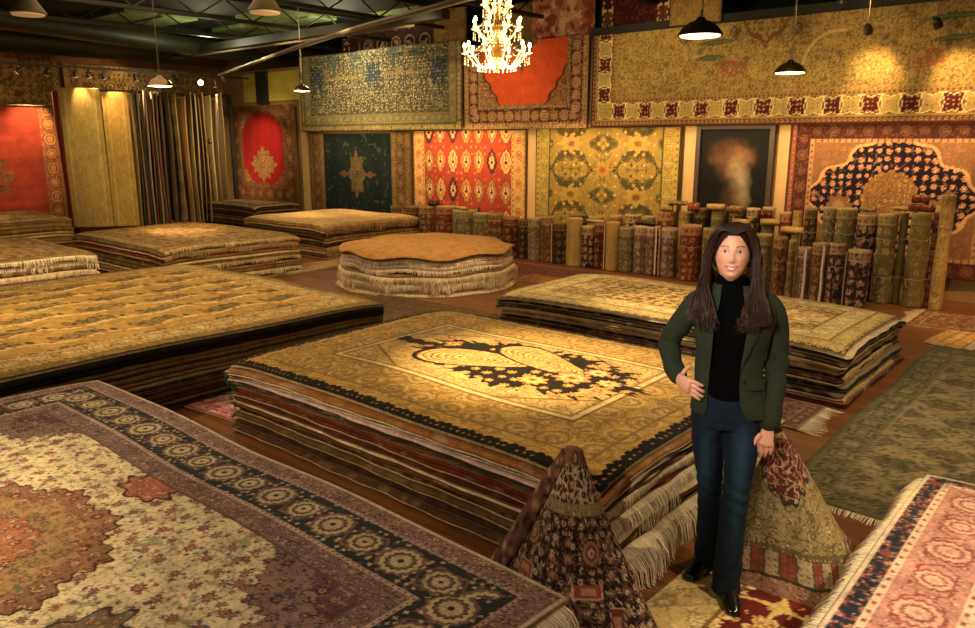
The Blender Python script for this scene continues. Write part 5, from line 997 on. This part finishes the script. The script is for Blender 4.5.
# jeans with bootcut hems
mb = MB(); rings(mb, [(.80,0,.0,.140,.098),(.86,0,.0,.149,.108),(.92,0,0,.146,.106),(.985,0,0,.134,.098)])
limb(mb, [(-.072,.0,.86),(-.067,.01,.70),(-.047,.028,.51),(-.038,.09,.28),(-.038,.128,.05)], [(.078,.088),(.070,.080),(.056,.062),(.056,.064),(.062,.072)], 24, False)
limb(mb, [(.074,.0,.86),(.076,-.03,.70),(.068,-.055,.51),(.060,-.078,.28),(.054,-.088,.045)], [(.078,.088),(.072,.082),(.058,.064),(.057,.066),(.064,.075)], 24, False)
def denim_col(co):
    C = np.tile(lin((17, 28, 40)), (len(co), 1)); t = fbm(co[:, 0]*14, co[:, 2]*7, 2); C *= (.75+.5*t)[:, None]
    for (cx, cz, sx, sz, a) in ((-.075,.62,.03,.16,.9),(.08,.64,.035,.18,1.1),(.075,.38,.02,.12,.3)):
        g = a*np.exp(-((co[:, 0]-cx)/sx)**2-((co[:, 2]-cz)/sz)**2)*(co[:, 1] < .02); C += g[:, None]*lin((30, 54, 70))
    seam = (np.abs(co[:, 0]-.0) < .003) & (co[:, 2] > .8); C[seam] *= .5; return C
DEN = woven('denim', .85, 500, .2, .15, 10, .1, 120)
jn = remeshed(mb, 'jeans', .006, DEN, W0, denim_col, 3)
# wrinkles: displace along folds
def wrinkle(o, f):
    me = o.data; n = len(me.vertices); co = np.empty(n*3, np.float32); me.vertices.foreach_get('co', co); co = co.reshape(-1, 3); no = np.empty(n*3, np.float32); me.vertices.foreach_get('normal', no); no = no.reshape(-1, 3)
    co += no*f(co)[:, None].astype(np.float32); me.vertices.foreach_set('co', co.ravel()); me.update()
wrinkle(jn, lambda c: .003*np.sin(c[:, 2]*70+c[:, 0]*40+3*np.sin(c[:, 2]*13))*np.exp(-((c[:, 2]-.49)/.10)**2)+.0035*np.sin(c[:, 2]*60-c[:, 0]*70)*np.exp(-((c[:, 2]-.13)/.10)**2)+.003*np.sin(c[:, 2]*55+np.abs(c[:, 0])*90)*np.exp(-((c[:, 2]-.79)/.06)**2))
# boots
BOOT = solid('black_leather', (12, 11, 11), .18, noise=.1, spec=.7)
for pts in ([(-.046,.150,.062),(-.060,.10,.055),(-.085,.035,.038),(-.108,-.015,.030)], [(.060,-.062,.062),(.068,-.11,.055),(.082,-.185,.038),(.094,-.235,.030)]):
    mb = MB(); limb(mb, pts, [(.036,.042),(.040,.040),(.043,.032),(.032,.022)], 20); limb(mb, [pts[0], (pts[0][0], pts[0][1], .12)], [.040, .038], 16)
    b = remeshed(mb, 'boot', .005, BOOT, W0, None, 3)
    mb = MB(); x0, y0 = pts[0][0], pts[0][1]; dx, dy = pts[-1][0]-x0, pts[-1][1]-y0; L = math.hypot(dx, dy); ux_, uy_ = dx/L, dy/L; V = []; F = []
    out = [(-.035, .024), (.0, .030), (.06, .028), (.12, .038), (.17, .034), (.205, .014)]
    ring_ = [(x0+ux_*a-uy_*w, y0+uy_*a+ux_*w) for a, w in out]+[(x0+ux_*a+uy_*w, y0+uy_*a-ux_*w) for a, w in out[::-1]]; n = len(ring_)
    mb.add([(x, y, .012) for x, y in ring_]+[(x, y, .001) for x, y in ring_], [tuple(range(n)), tuple(range(n, 2*n))[::-1]]+[(i, i+n, (i+1) % n+n, (i+1) % n) for i in range(n)]); mb.box((x0-.028, y0-.028, .0), (x0+.028, y0+.03, .03), math.atan2(uy_, ux_))
    mb.build('sole', solid('boot_sole', (20, 16, 14), .7), b)
# blazer: wool shell open at the front, sleeves, lapels
WOOL = (40, 46, 33)
def shell(secs, w_of_z, seg=72, th=.006):
    V = []; F = []; n = seg+1; m = len(secs)
    for side_ in (0, 1):
        for (z, cx, cy, rx, ry) in secs:
            wl, wr = w_of_z(z); a0 = -PI/2+math.asin(max(-1, min(1, (wr-cx)/rx))); a1 = -PI/2+2*PI-math.asin(max(-1, min(1, (cx-wl)/rx)))
            for k in range(n):
                a = a0+(a1-a0)*k/seg; d = -th*side_; fold = .003*math.sin(z*34+a*3)*(1 if z < 1.2 else .3); c, s = math.cos(a), math.sin(a)
                V.append((cx+(rx+d+fold)*math.copysign(abs(c)**.9, c), cy+(ry+d+fold)*math.copysign(abs(s)**.9, s), z))
    o = m*n
    for i in range(m-1):
        for k in range(seg): a = i*n+k; F.append((a, a+1, a+1+n, a+n)); F.append((o+a, o+a+n, o+a+n+1, o+a+1))
        F.append((i*n, i*n+n, o+i*n+n, o+i*n)); F.append((i*n+seg, o+i*n+seg, o+i*n+n+seg, i*n+n+seg))
    for k in range(seg): F.append((k, o+k, o+k+1, k+1)); a = (m-1)*n+k; F.append((a, a+1, o+a+1, o+a))
    return V, F
def dz(secs, n=36):
    P = np.array(secs); z = np.linspace(P[0, 0], P[-1, 0], n); return [(zz,)+tuple(float(np.interp(zz, P[:, 0], P[:, k])) for k in range(1, 5)) for zz in z]
JS = dz([(.865,.018,.0,.168,.128),(.90,.016,0,.164,.124),(.98,.006,0,.150,.112),(1.05,.0,0,.141,.106),(1.12,.0,-.005,.144,.110),(1.2,.002,-.012,.155,.122),(1.27,.006,-.014,.168,.126),(1.33,.008,-.004,.172,.108),(1.362,.006,.004,.155,.092),(1.39,.002,.012,.122,.078),(1.41,.0,.018,.104,.070),(1.425,-.005,.020,.082,.066)], 44)
def opening(z):
    l = np.interp(z, [.865,.90,1.0,1.05,1.27,1.36,1.43], [-.085,-.075,-.074,-.076,-.070,-.055,-.05]); r = np.interp(z, [.865,.90,.93,1.03,1.27,1.36,1.43], [.090,.062,.050,.043,.062,.045,.03]); return float(l), float(r)
mb = MB(); V, F = shell(JS, opening); mb.add(V, F)
WM = solid('green_wool', WOOL, .95, noise=.28, nscale=160, bump=.35, spec=.2)
jk = mb.build('blazer', WM, W0, True)
mb = MB(); limb(mb, [(-.138,.012,1.350),(-.170,.03,1.310),(-.225,.068,1.21),(-.266,.10,1.125),(-.245,.03,1.06),(-.212,-.038,1.012)], [(.044,.046),(.052,.052),(.049,.051),(.047,.048),(.044,.046),(.040,.042)], 24)
sl = remeshed(mb, 'sleeve', .005, WM, jk, None, 4); wrinkle(sl, lambda c: .0035*np.sin(c[:, 2]*80+c[:, 0]*60)*np.exp(-((c[:, 2]-1.12)/.07)**2)+.002*np.sin(c[:, 2]*45+c[:, 1]*50))
mb = MB(); limb(mb, [(.134,.012,1.352),(.162,.02,1.312),(.186,.045,1.20),(.196,.056,1.09),(.188,.005,.96),(.178,-.038,.845)], [(.044,.046),(.050,.052),(.047,.050),(.045,.047),(.047,.048),(.052,.048)], 24, True)
sl = remeshed(mb, 'sleeve', .005, WM, jk, None, 4); wrinkle(sl, lambda c: .0045*np.sin(c[:, 2]*75+c[:, 0]*60)*np.exp(-((c[:, 2]-1.08)/.08)**2)+.002*np.sin(c[:, 2]*40+c[:, 1]*50))
# lapels follow the shell just outside it
def on_shell(x, z, off):
    P = np.array(JS); cx, cy, rx, ry = (float(np.interp(z, P[:, 0], P[:, k])) for k in range(1, 5)); t = max(-.98, min(.98, (x-cx)/(rx+off))); return (x, cy-(ry+off)*(1-abs(t)**(2/.9))**(.45), z)
for s in (-1, 1):
    V = []; F = []; zs = np.linspace(1.07, 1.405, 24)
    for side_ in (0, 1):
        for z in zs:
            l, r = opening(z); e = l if s < 0 else r; f = (z-1.07)/.335; wd = .052*min(1, f*1.9)*(1-.25*max(0, f-.75)*4*0)*(1.0 if f < .62 else (.72 if f < .68 else .9)); 
            for k in range(6): V.append(on_shell(e+s*wd*k/5, float(z), .009+.003*math.sin(PI*k/5)-.004*side_))
    n = 6; m = 24; o_ = m*n
    for i in range(m-1):
        for k in range(n-1): a = i*n+k; F += [(a, a+1, a+1+n, a+n), (o_+a, o_+a+n, o_+a+n+1, o_+a+1)]
        F += [(i*n, i*n+n, o_+i*n+n, o_+i*n), (i*n+n-1, o_+i*n+n-1, o_+i*n+2*n-1, i*n+2*n-1)]
    mb = MB(); mb.add(V, F); mb.build('lapel', WM, jk, True)
mb = MB(); bp_ = on_shell(.058, 1.033, .010); mb.lathe([(.001, -.004), (.0095, -.003), (.011, 0), (.0095, .003), (.001, .0035)], seg=14); mb.build('button', solid('horn_button', (24, 20, 16), .3), jk, True, loc=bp_, rot=(PI/2, 0, .3))
V = []; F = []
for side_ in (0, 1):
    for i, z in enumerate((1.035, 1.015, .995)):
        for k in range(7): V.append(on_shell(.078+.075*k/6, z-.004*k/6, .012-.006*side_))
for i in range(2):
    for k in range(6): a = i*7+k; F += [(a, a+7, a+8, a+1), (21+a, 21+a+1, 21+a+8, 21+a+7)]
for k in range(6): F += [(k, k+1, 22+k, 21+k), (14+k, 35+k, 36+k, 15+k)]
mb = MB(); mb.add(V, F); mb.build('pocket_flap', WM, jk)
# hair: a scalp cap and many long waving locks falling forward over both shoulders
mb = MB(); rg = random.Random(4); n, m = 48, 26; V = []; F = []
for i in range(m+1):
    t = .02+(PI*.66)*i/m
    for k in range(n):
        a = 2*PI*k/n; fx = math.cos(a); fy = math.sin(a); tt = t
        lim = .40*PI if fy < -.15 else (.62*PI if fy > .1 else .5*PI)     # hairline in front, nape behind
        lim = .27*PI+(.38*PI)*max(0, min(1, (fy+.93)/.75)); tt = t/(PI*.66)*lim+.0
        x, y, z = math.sin(tt)*fx*.079, math.sin(tt)*fy*.099, math.cos(tt)*.128; V.append((HC.x+x, HC.y+.004+y, HC.z+z+.001))
for i in range(m):
    for k in range(n): k2 = (k+1) % n; F.append((i*n+k, (i+1)*n+k, (i+1)*n+k2, i*n+k2))
F.append(tuple(range(n))); mb.add(V, F)
def interp_path(P, k=14):
    P = [Vector(p) for p in P]; out = []
    for i in range(len(P)-1):
        p0 = P[max(i-1, 0)]; p1 = P[i]; p2 = P[i+1]; p3 = P[min(i+2, len(P)-1)]
        for q in range(4): t = q/4; out.append(.5*((2*p1)+(-p0+p2)*t+(2*p0-5*p1+4*p2-p3)*t*t+(-p0+3*p1-3*p2+p3)*t**3))
    return out+[P[-1]]
for k in range(1100):
    s = -1 if k % 2 else 1; u = rg.random(); v = rg.random()
    part = HC.x+.012+rg.uniform(-.006, .006)
    yb = -.075+.165*u                                              # along the parting from brow to crown
    zt = HC.z+.128*math.sqrt(max(.05, 1-((yb)/.104)**2))+.004
    w = .082+.016*v
    sidey = HC.y+yb*.55+.01
    if sidey < HC.y-.045: sidey = HC.y-.045+.01*v
    p1 = (part, HC.y+yb, zt); p2 = (HC.x+s*w*.62, HC.y+yb*.9, HC.z+.10+.01*v); p3 = (HC.x+s*w*1.0, sidey, HC.z+.02+.02*v); p4 = (HC.x+s*(w*1.04+.008), sidey+.0, HC.z-.07)
    if u < .72:      # fronts, fall over the chest
        xx = rg.uniform(.058, .150); p5 = (HC.x+s*(xx*.5+.055), -.045-.055*rg.random(), 1.40); p6 = (HC.x+s*(xx+.002), -.125-.020*rg.random(), 1.335); p7 = (HC.x+s*(xx-.004)+.02*rg.uniform(-1, 1), -.150-.014*rg.random(), 1.295); ze = 1.245+.075*rg.random()+(.03 if xx > .12 else 0); p8 = (HC.x+s*(xx*.85)+.02*rg.uniform(-1, 1), -.155-.012*rg.random(), ze)
    else:
        xx = rg.uniform(0, .12); p5 = (HC.x+s*xx, .085, 1.42); p6 = (HC.x+s*xx, .115, 1.35); p7 = (HC.x+s*xx, .125, 1.28); p8 = (HC.x+s*xx, .125, 1.22+.03*rg.random())
    P = interp_path([p1, p2, p3, p4, p5, p6, p7, p8]); ph = rg.random()*6; N = len(P)
    P = [(p.x+.009*math.sin(i*.5+ph)*min(1, i/14), p.y+.006*math.cos(i*.45+ph)*min(1, i/14), p.z) for i, p in enumerate(P)]
    r0 = rg.uniform(.0022, .0042); mb.tube(P, [r0*(.8+.5*math.sin(PI*min(1, i/N)))*(1 if i < N-7 else (N-i)/8) for i in range(N)], 5, cap=False)
HAIR = solid('brown_hair', (42, 25, 18), .55, noise=.5, nscale=30, spec=.25)
mb.build('hair', HAIR, W0, True)
# ================================================================== LAMPS
BULB = solid('warm_bulb', (255, 220, 150), .4, emit=22, ecol=(255, 214, 140), noise=0)
GLOW = solid('lamp_lens', (255, 226, 170), .4, emit=6, ecol=(255, 226, 170), noise=0)
CHROME = solid('dark_chrome', (118, 100, 72), .2, .92); BRASS = solid('brass', (150, 116, 56), .3, .9)
def light(kind, loc, energy, col, parent=None, **k):
    l = bpy.data.lights.new('light_source', kind); l.energy = energy; l.color = col
    for a, v in k.items(): setattr(l, a, v)
    o = bpy.data.objects.new(k.get('nm', 'light_source') if False else 'light_source', l); o.location = loc; COL.objects.link(o); return o
def aim(o, tgt):
    d = Vector(tgt)-Vector(o.location); o.rotation_euler = d.to_track_quat('-Z', 'Y').to_euler()
WARM = (1.0, .66, .31); WARM2 = (1.0, .74, .40)
def pendant(x, y, zb, r, label, glow=2.0, opal=False, power=25):
    t = empty('pendant_lamp', (x, y, zb)); tag(t, label, 'lamp', 'pendant lamps')
    mb = MB(); k = r/.2
    if opal:
        mb.lathe([(.03*k, .26*k), (.07*k, .24*k), (.11*k, .16*k), (.2*k, .03*k), (.2*k, .015*k), (.19*k, .015*k), (.10*k, .15*k), (.02, .22*k)], seg=28)
    else: mb.lathe([(.03*k, .16*k), (.05*k, .13*k), (.10*k, .115*k), (.16*k, .07*k), (.195*k, .02*k), (.2*k, .0), (.19*k, .0), (.15*k, .06*k), (.09*k, .10*k), (.02*k, .115*k)], seg=28)
    mb.build('shade', CHROME if not opal else solid('zinc_shade', (96, 84, 60), .6), t, True)
    mb = MB(); mb.lathe([(.001, .012*k), (.18*k, .012*k), (.17*k, -.006*k), (.001, -.016*k)], seg=24); mb.build('diffuser', solid('diffuser_%s' % opal, (255, 224, 170), .5, emit=(2.2 if not opal else .06), ecol=(255, 220, 160), noise=0), t, True)
    mb = MB(); z = .16*k; mb.tube([(0, 0, z), (0, 0, z+.06)], .018, 8); zz = z+.05
    while zb+zz < CZ-.02: 
        a = (int(round(zz/.045)) % 2)*PI/2; mb.tube([(.009*math.cos(q)*math.cos(a), .009*math.cos(q)*math.sin(a), zz+.022+.024*math.sin(q)) for q in np.linspace(0, 2*PI, 9)], .0028, 4, cap=False); zz += .045
    mb.tube([(0.014, 0, z), (0.014, 0, CZ-zb)], .004, 5); mb.build('chain', PIPE, t)
    if power:
        l = light('POINT', (x, y, zb-.06), power, WARM2, shadow_soft_size=.12)
p = {}
def pz(px, py, z):
    q = on_z(px, py, z); return q[0], q[1]
x, y = pz(700, 36, 2.93); pendant(x, y, 2.93, .20, 'nearest chrome pendant lamp hanging in front of the long gold rug', power=18)
x, y = pz(790, 73, 2.84); pendant(x, y, 2.84, .20, 'chrome pendant lamp hanging above the cream post beside the painting', power=14)
x, y = pz(160, 86, 2.84); pendant(x, y, 2.84, .20, 'chrome pendant lamp hanging before the tall runners', power=14)
x, y = pz(302, 91, 2.88); pendant(x, y, 2.88, .16, 'small chrome pendant lamp hanging before the corner of the blue tree rug', power=10)
x, y = pz(28, 15, 3.45); pendant(x, y, 3.45, .20, 'dull zinc pendant lamp close under the roof at the far left', opal=True, power=0)
x, y = pz(265, 13, 3.5); pendant(x, y, 3.5, .20, 'dull zinc pendant lamp close under the roof by the green panels', opal=True, power=0)
# light track along the left wall with its heads
mb = MB(); mb.box((-17.13, 4.2, 3.46), (-17.07, 10.9, 3.50)); tag(mb.build('track_rail', solid('rail_black', (24, 20, 16), .5)), 'straight dark light track running along the left wall', 'rail')
def head(label, loc, tgt, power=0, size=.055, angle=50, lit=False, col=WARM, stem=.12, blend=.8, group='track spotlights'):
    t = empty('spotlight', loc); tag(t, label, 'spotlight', group); d = (Vector(tgt)-Vector(loc)).normalized()
    mb = MB(); a = Vector(loc)*0; mb.tube([a-d*.07, a-d*.05, a+d*.03, a+d*.05], [size*.5, size*.8, size, size*1.02], 14); mb.build('can', solid('can_chrome', (96, 84, 66), .3, .8), t, True)
    mb = MB(); mb.tube([a+d*.051, a+d*.056], size*.85, 14); mb.build('lens', GLOW if lit else solid('lens_dim', (220, 190, 140), .3, emit=1.0, ecol=(255, 220, 160), noise=0), t)
    mb = MB(); mb.tube([(0, 0, 0), (0, 0, stem)], .008, 6); mb.tube([(0, 0, .0), tuple(-d*.05)], .01, 6); mb.build('stem', CHROME, t)
    if power:
        l = light('SPOT', tuple(Vector(loc)+d*.075), power, col, spot_size=math.radians(angle), spot_blend=blend, shadow_soft_size=.05); aim(l, tgt)
    return t
words = ['first','second','third','fourth','fifth','sixth','seventh']
for k, (px, tg, pw) in enumerate(((19, (LX+1, 4.9, 2.3), 200), (47, (LX+1, 6.1, 2.0), 230), (75, (RX0, 7.2, 2.0), 36), (88, (RX0, 7.8, 1.6), 34), (103, (RX0, 8.3, 1.8), 30), (135, (RX0, 9.0, 1.6), 60), (177, (LX+.9, 8.6, 3.2), 40))):
    q = on_x(px, 70, -17.1); head('small chrome spotlight, %s from the left on the straight dark track' % words[k], (-17.1, q[1], 3.34), tg, pw, angle=60)
q = on_x(198, 76, -17.1); head('glowing spotlight at the bright right part of the dark track', (-17.0, q[1], 3.32), (-8, 4, 1.2), 0, lit=True, size=.07)
q = on_x(215, 84, -17.1); head('chrome spotlight at the right end of the dark track', (-17.1, q[1], 3.3), (RX0-.2, 10.2, 1.6), 110, angle=60)
head('chrome spotlight low before the pale runners', (-16.3, 9.3, 2.0), (RX0, 9.6, 1.9), 0, stem=.1)
head('small lit spotlight on the curved rail above the corner', (-15.9, 9.5, 3.33), (-17, 11.2, 1.7), 90, angle=42, lit=True, size=.05)
# two spots on the long rug and wall ring fixtures
def wall_spot(px, py, label, tgt, pw, ang=46):
    q = on_y(px, py, WY-1.0); head(label, q, tgt, pw, angle=ang, group='spotlights before the long gold rug', stem=.35, blend=1.)
wall_spot(868, 29, 'left one of two chrome spotlights in front of the long gold rug', (-2.95, WY-.22, 2.80), 52, 60)
wall_spot(937, 23, 'right one of two chrome spotlights in front of the long gold rug', (-1.95, WY-.22, 2.65), 60, 60)
for k, (px, py, nm) in enumerate(((684, 40, 'below the nearest pendant lamp'), (734, 32, 'right of the nearest pendant lamp'), (798, 28, 'above the second pendant lamp'), (842, 2, 'on the dark ledge'))):
    q = on_y(px, py, WY-.32); t = empty('ring_fixture', q); tag(t, 'unlit dark ring fixture on the long gold rug ' + nm, 'lamp', 'unlit ring fixtures')
    mb = MB(); mb.tube([(.05*math.cos(a), 0, .06*math.sin(a)) for a in np.linspace(0, 2*PI, 20)], .008, 6, cap=False); mb.tube([(0, .05, .06), (0, 0, .06), (0, 0, .09)], .01, 6); mb.build('ring', solid('iron_dark', (30, 26, 20), .5), t); mb = MB(); mb.ball((0, -.01, 0), .028); mb.build('bulb', solid('bulb_off', (120, 110, 90), .2), t, True)
# chandelier: three tiers of crystal arms
def chandelier():
    cx, cy, z0 = -5.90, 7.0, 2.78; t = empty('chandelier', (cx, cy, z0)); tag(t, 'glowing crystal chandelier with tiers of candle bulbs hanging before the orange rug', 'chandelier')
    GLOW_GLASS = solid('crystal', (255, 236, 196), .05, emit=.75, ecol=(255, 206, 120), noise=0.2, nscale=60); mb = MB()  # crystal glows by itself, standing in for bulb light caught in the glass
    mb.lathe([(.01, .0), (.03, .03), (.015, .08), (.05, .13), (.07, .2), (.025, .27), (.02, .4), (.06, .46), (.05, .52), (.02, .58), (.018, .8), (.05, .86), (.02, .92), (.012, 1.2)], seg=16); mb.build('column', BRASS, t, True)
    for tier, (n, R, zr, dip) in enumerate(((10, .37, .19, .15), (8, .27, .46, .11), (6, .16, .70, .07))):
        for k in range(n):
            a = 2*PI*(k+.5*(tier % 2))/n; c, s = math.cos(a), math.sin(a)
            mb = MB(); mb.tube([(c*(.03+(R-.03)*u), s*(.03+(R-.03)*u), zr-dip*math.sin(PI*min(1, u*1.08))*(1.1-.2*u)+.02*u) for u in np.linspace(0, 1, 12)], .008, 6); ar = mb.build('arm', GLOW_GLASS, t, True)
            mb = MB(); mb.lathe([(.006, zr), (.035, zr+.012), (.038, zr+.018), (.012, zr+.022), (.011, zr+.075), (.002, zr+.076)], c*R, s*R, 10); mb.build('candle_cup', GLOW_GLASS, ar, True)
            mb = MB(); mb.ball((c*R, s*R, zr+.098), (.017, .017, .030), 8, 6); mb.build('bulb', BULB, ar, True)
    mb = MB(); rg = random.Random(3)
    for tier, (n, R, z) in enumerate(((26, .37, .15), (26, .22, .08), (22, .27, .42), (20, .15, .36), (18, .16, .66), (14, .10, .9), (12, .07, 1.02))):
        for k in range(n):
            a = 2*PI*k/n; x, y = R*math.cos(a), R*math.sin(a)
            for j in range(3): zz = z-.028*j; r = .005+.003*(j == 2); mb.add([(x, y, zz+r*1.6), (x+r, y, zz), (x, y+r, zz), (x-r, y, zz), (x, y-r, zz), (x, y, zz-r*1.9)], [(0,1,2),(0,2,3),(0,3,4),(0,4,1),(5,2,1),(5,3,2),(5,4,3),(5,1,4)])
    for tier, (R0, z0_, R1, z1_) in enumerate(((.37, .2, .05, .5), (.27, .47, .04, .78), (.16, .72, .03, 1.0))):
        for k in range(12):
            a = 2*PI*k/12
            for j in range(11):
                u = j/10; R = R0+(R1-R0)*u; zz = z0_+(z1_-z0_)*u-.08*math.sin(PI*u); x, y = R*math.cos(a), R*math.sin(a); r = .006
                mb.add([(x, y, zz+r), (x+r, y, zz), (x, y+r, zz), (x-r, y, zz), (x, y-r, zz), (x, y, zz-r)], [(0,1,2),(0,2,3),(0,3,4),(0,4,1),(5,2,1),(5,3,2),(5,4,3),(5,1,4)])
    o = mb.build('crystal_drops', GLOW_GLASS, t); mb = MB(); mb.tube([(0, 0, 1.15), (0, 0, CZ-z0)], .012, 6); mb.build('chain', BRASS, t)
    light('POINT', (cx, cy, z0-.12), 90, WARM2, shadow_soft_size=.25)
chandelier()
# ------------------------------------------------------------------ spotlights of the showroom ceiling (their heads hang above the picture), plus added fill lights
def aimed_spot(pos, tgt, power, ang, col=WARM2, blend=.9, soft=.06):
    l = light('SPOT', (pos[0], pos[1], min(pos[2], 4.0)), power*.92, col, spot_size=math.radians(ang), spot_blend=blend, shadow_soft_size=soft); aim(l, tgt); return l
aimed_spot((-3.6, 2.6, 4.4), (-3.0, 3.95, .56), 700, 34)                 # centre pile glow
aimed_spot((-4.6, .9, 4.4), (-3.6, .25, .52), 330, 44)                    # lavender rug
aimed_spot((-7.2, 1.0, 4.4), (-6.9, 3.1, .54), 330, 66)
aimed_spot((-3.6, 5.4, 4.3), (-3.2, 6.45, .48), 380, 34)                  # pile behind the woman
aimed_spot((1.3, 2.2, 4.4), (.3, 2.6, .5), 480, 50, (1., .74, .48))
aimed_spot((-8.6, 6.4, 4.2), (-7.95, 7.86, .58), 190, 50)
aimed_spot((-12.4, 8.0, 4.3), (-12.2, 9.4, .62), 260, 36)
aimed_spot((-11.0, 4.6, 4.2), (-11.9, 6.2, .62), 330, 28, WARM); aimed_spot((-8.2, 3.6, 4.0), (-9.9, 6.0, .35), 220, 50)
aimed_spot((-8.8, 1.8, 4.0), (-10.8, 3.2, .4), 380, 50)
aimed_spot((-15.0, 4.4, 4.2), (-16.5, 4.8, .5), 130, 50)
aimed_spot((.4, 8.6, 4.2), (-.8, 10.3, .0), 330, 52, (1., .55, .22))
aimed_spot((-.2, 5.2, 4.3), (.0, 6.6, .0), 240, 80)
aimed_spot((-12.5, 5.5, 4.3), (-17.2, 8.0, 1.5), 380, 42)  # added unseen spot, lifts the runners that the track heads only graze
aimed_spot((-12.6, 7.6, 4.3), (-17.3, 9.9, 1.8), 720, 30)  # added unseen spot, brightens the right-hand runners
aimed_spot((-13.0, 3.0, 4.3), (-18.2, 5.0, 2.2), 200, 40, WARM)  # added unseen spot, brightens the far left wall
aimed_spot((-14.0, 8.0, 4.3), (-16.9, 11.1, 1.8), 260, 36)
l = light('POINT', (-12.9, 10.3, 4.0), 30, (1., .95, .6), shadow_soft_size=.2)  # unseen point light added to brighten the roof panels
l = light('POINT', (-15.2, 8.8, 3.95), 22, (1., .9, .55), shadow_soft_size=.2)  # second unseen point light, added for the roof panels and joists
aimed_spot((-11.8, 7.0, 4.3), (-12.6, WY-.2, 3.0), 330, 60)
aimed_spot((.1, 3.6, 4.0), (-.86, 3.42, 0), 90, 13, (1., .62, .2))
aimed_spot((-5.6, -1.2, 3.4), (-4.0, 2.7, .25), 170, 34)  # added low fill for the front side of the centre pile
aimed_spot((1.4, 5.6, 3.6), (-1.6, 5.9, .3), 120, 60)
aimed_spot((.5, 5.0, 3.9), (-1.6, 3.5, .25), 150, 40)  # added key light, brightens the centre pile's right side and fringe
# wall washers tucked behind the upper rugs' rail
for x, pw in ((-13.4, 22), (-10.2, 44), (-7.1, 36), (-4.8, 22), (-2.6, 30)):
    l = light('AREA', (x, WY-.62, 2.12), pw*.3, WARM, shape='RECTANGLE', size=2.2, size_y=.08); aim(l, (x, WY-.02, 1.2))
for x, pw in ((-13, 120), (-9.5, 110), (-6.0, 100), (-3.2, 62), (-.5, 60)):
    aimed_spot((x, 8.3, 4.4), (x, WY-.1, 2.4), pw, 75)
    aimed_spot((x+.4, 7.4, 4.4), (x, WY-.6, .4), pw*.6, 60, WARM)
# photographer's soft light from the camera side, and added, unseen room fill
l = light('SPOT', (-.75, -.2, 2.55), 260, (1., .88, .76), spot_size=math.radians(30), spot_blend=1., shadow_soft_size=.3); aim(l, (-1.30, 3.1, 1.42))
l = light('AREA', (-2.6, -.8, 3.2), 26, (1., .76, .5), shape='RECTANGLE', size=1.5, size_y=1.); aim(l, (-2.4, 3.1, .5))
l = light('AREA', (-4.5, 1.5, 4.7), 60, (1., .70, .38), shape='RECTANGLE', size=5, size_y=5); aim(l, (-4.5, 3.5, 0))
l = light('AREA', (-11., 6.0, 4.35), 70, (1., .68, .34), shape='RECTANGLE', size=6, size_y=4); aim(l, (-11, 6.5, 0))
w = bpy.data.worlds.new('room_air'); SC.world = w; w.use_nodes = True; w.node_tree.nodes['Background'].inputs[0].default_value = (1., .70, .38, 1); w.node_tree.nodes['Background'].inputs[1].default_value = .05
# ------------------------------------------------------------------ camera
cam = bpy.data.cameras.new('camera'); co_ = bpy.data.objects.new('camera', cam); COL.objects.link(co_)
co_.location = (0, 0, CH); co_.rotation_euler = (PI/2-PITCH, 0, YAW); cam.sensor_width = 36; cam.lens = 36*FPX/975; cam.clip_start = .05; cam.clip_end = 80
SC.camera = co_
vs = SC.view_settings; vs.view_transform = 'Standard'; vs.look = 'None'; vs.gamma = 1; vs.exposure = 1.15; vs.use_curve_mapping = False
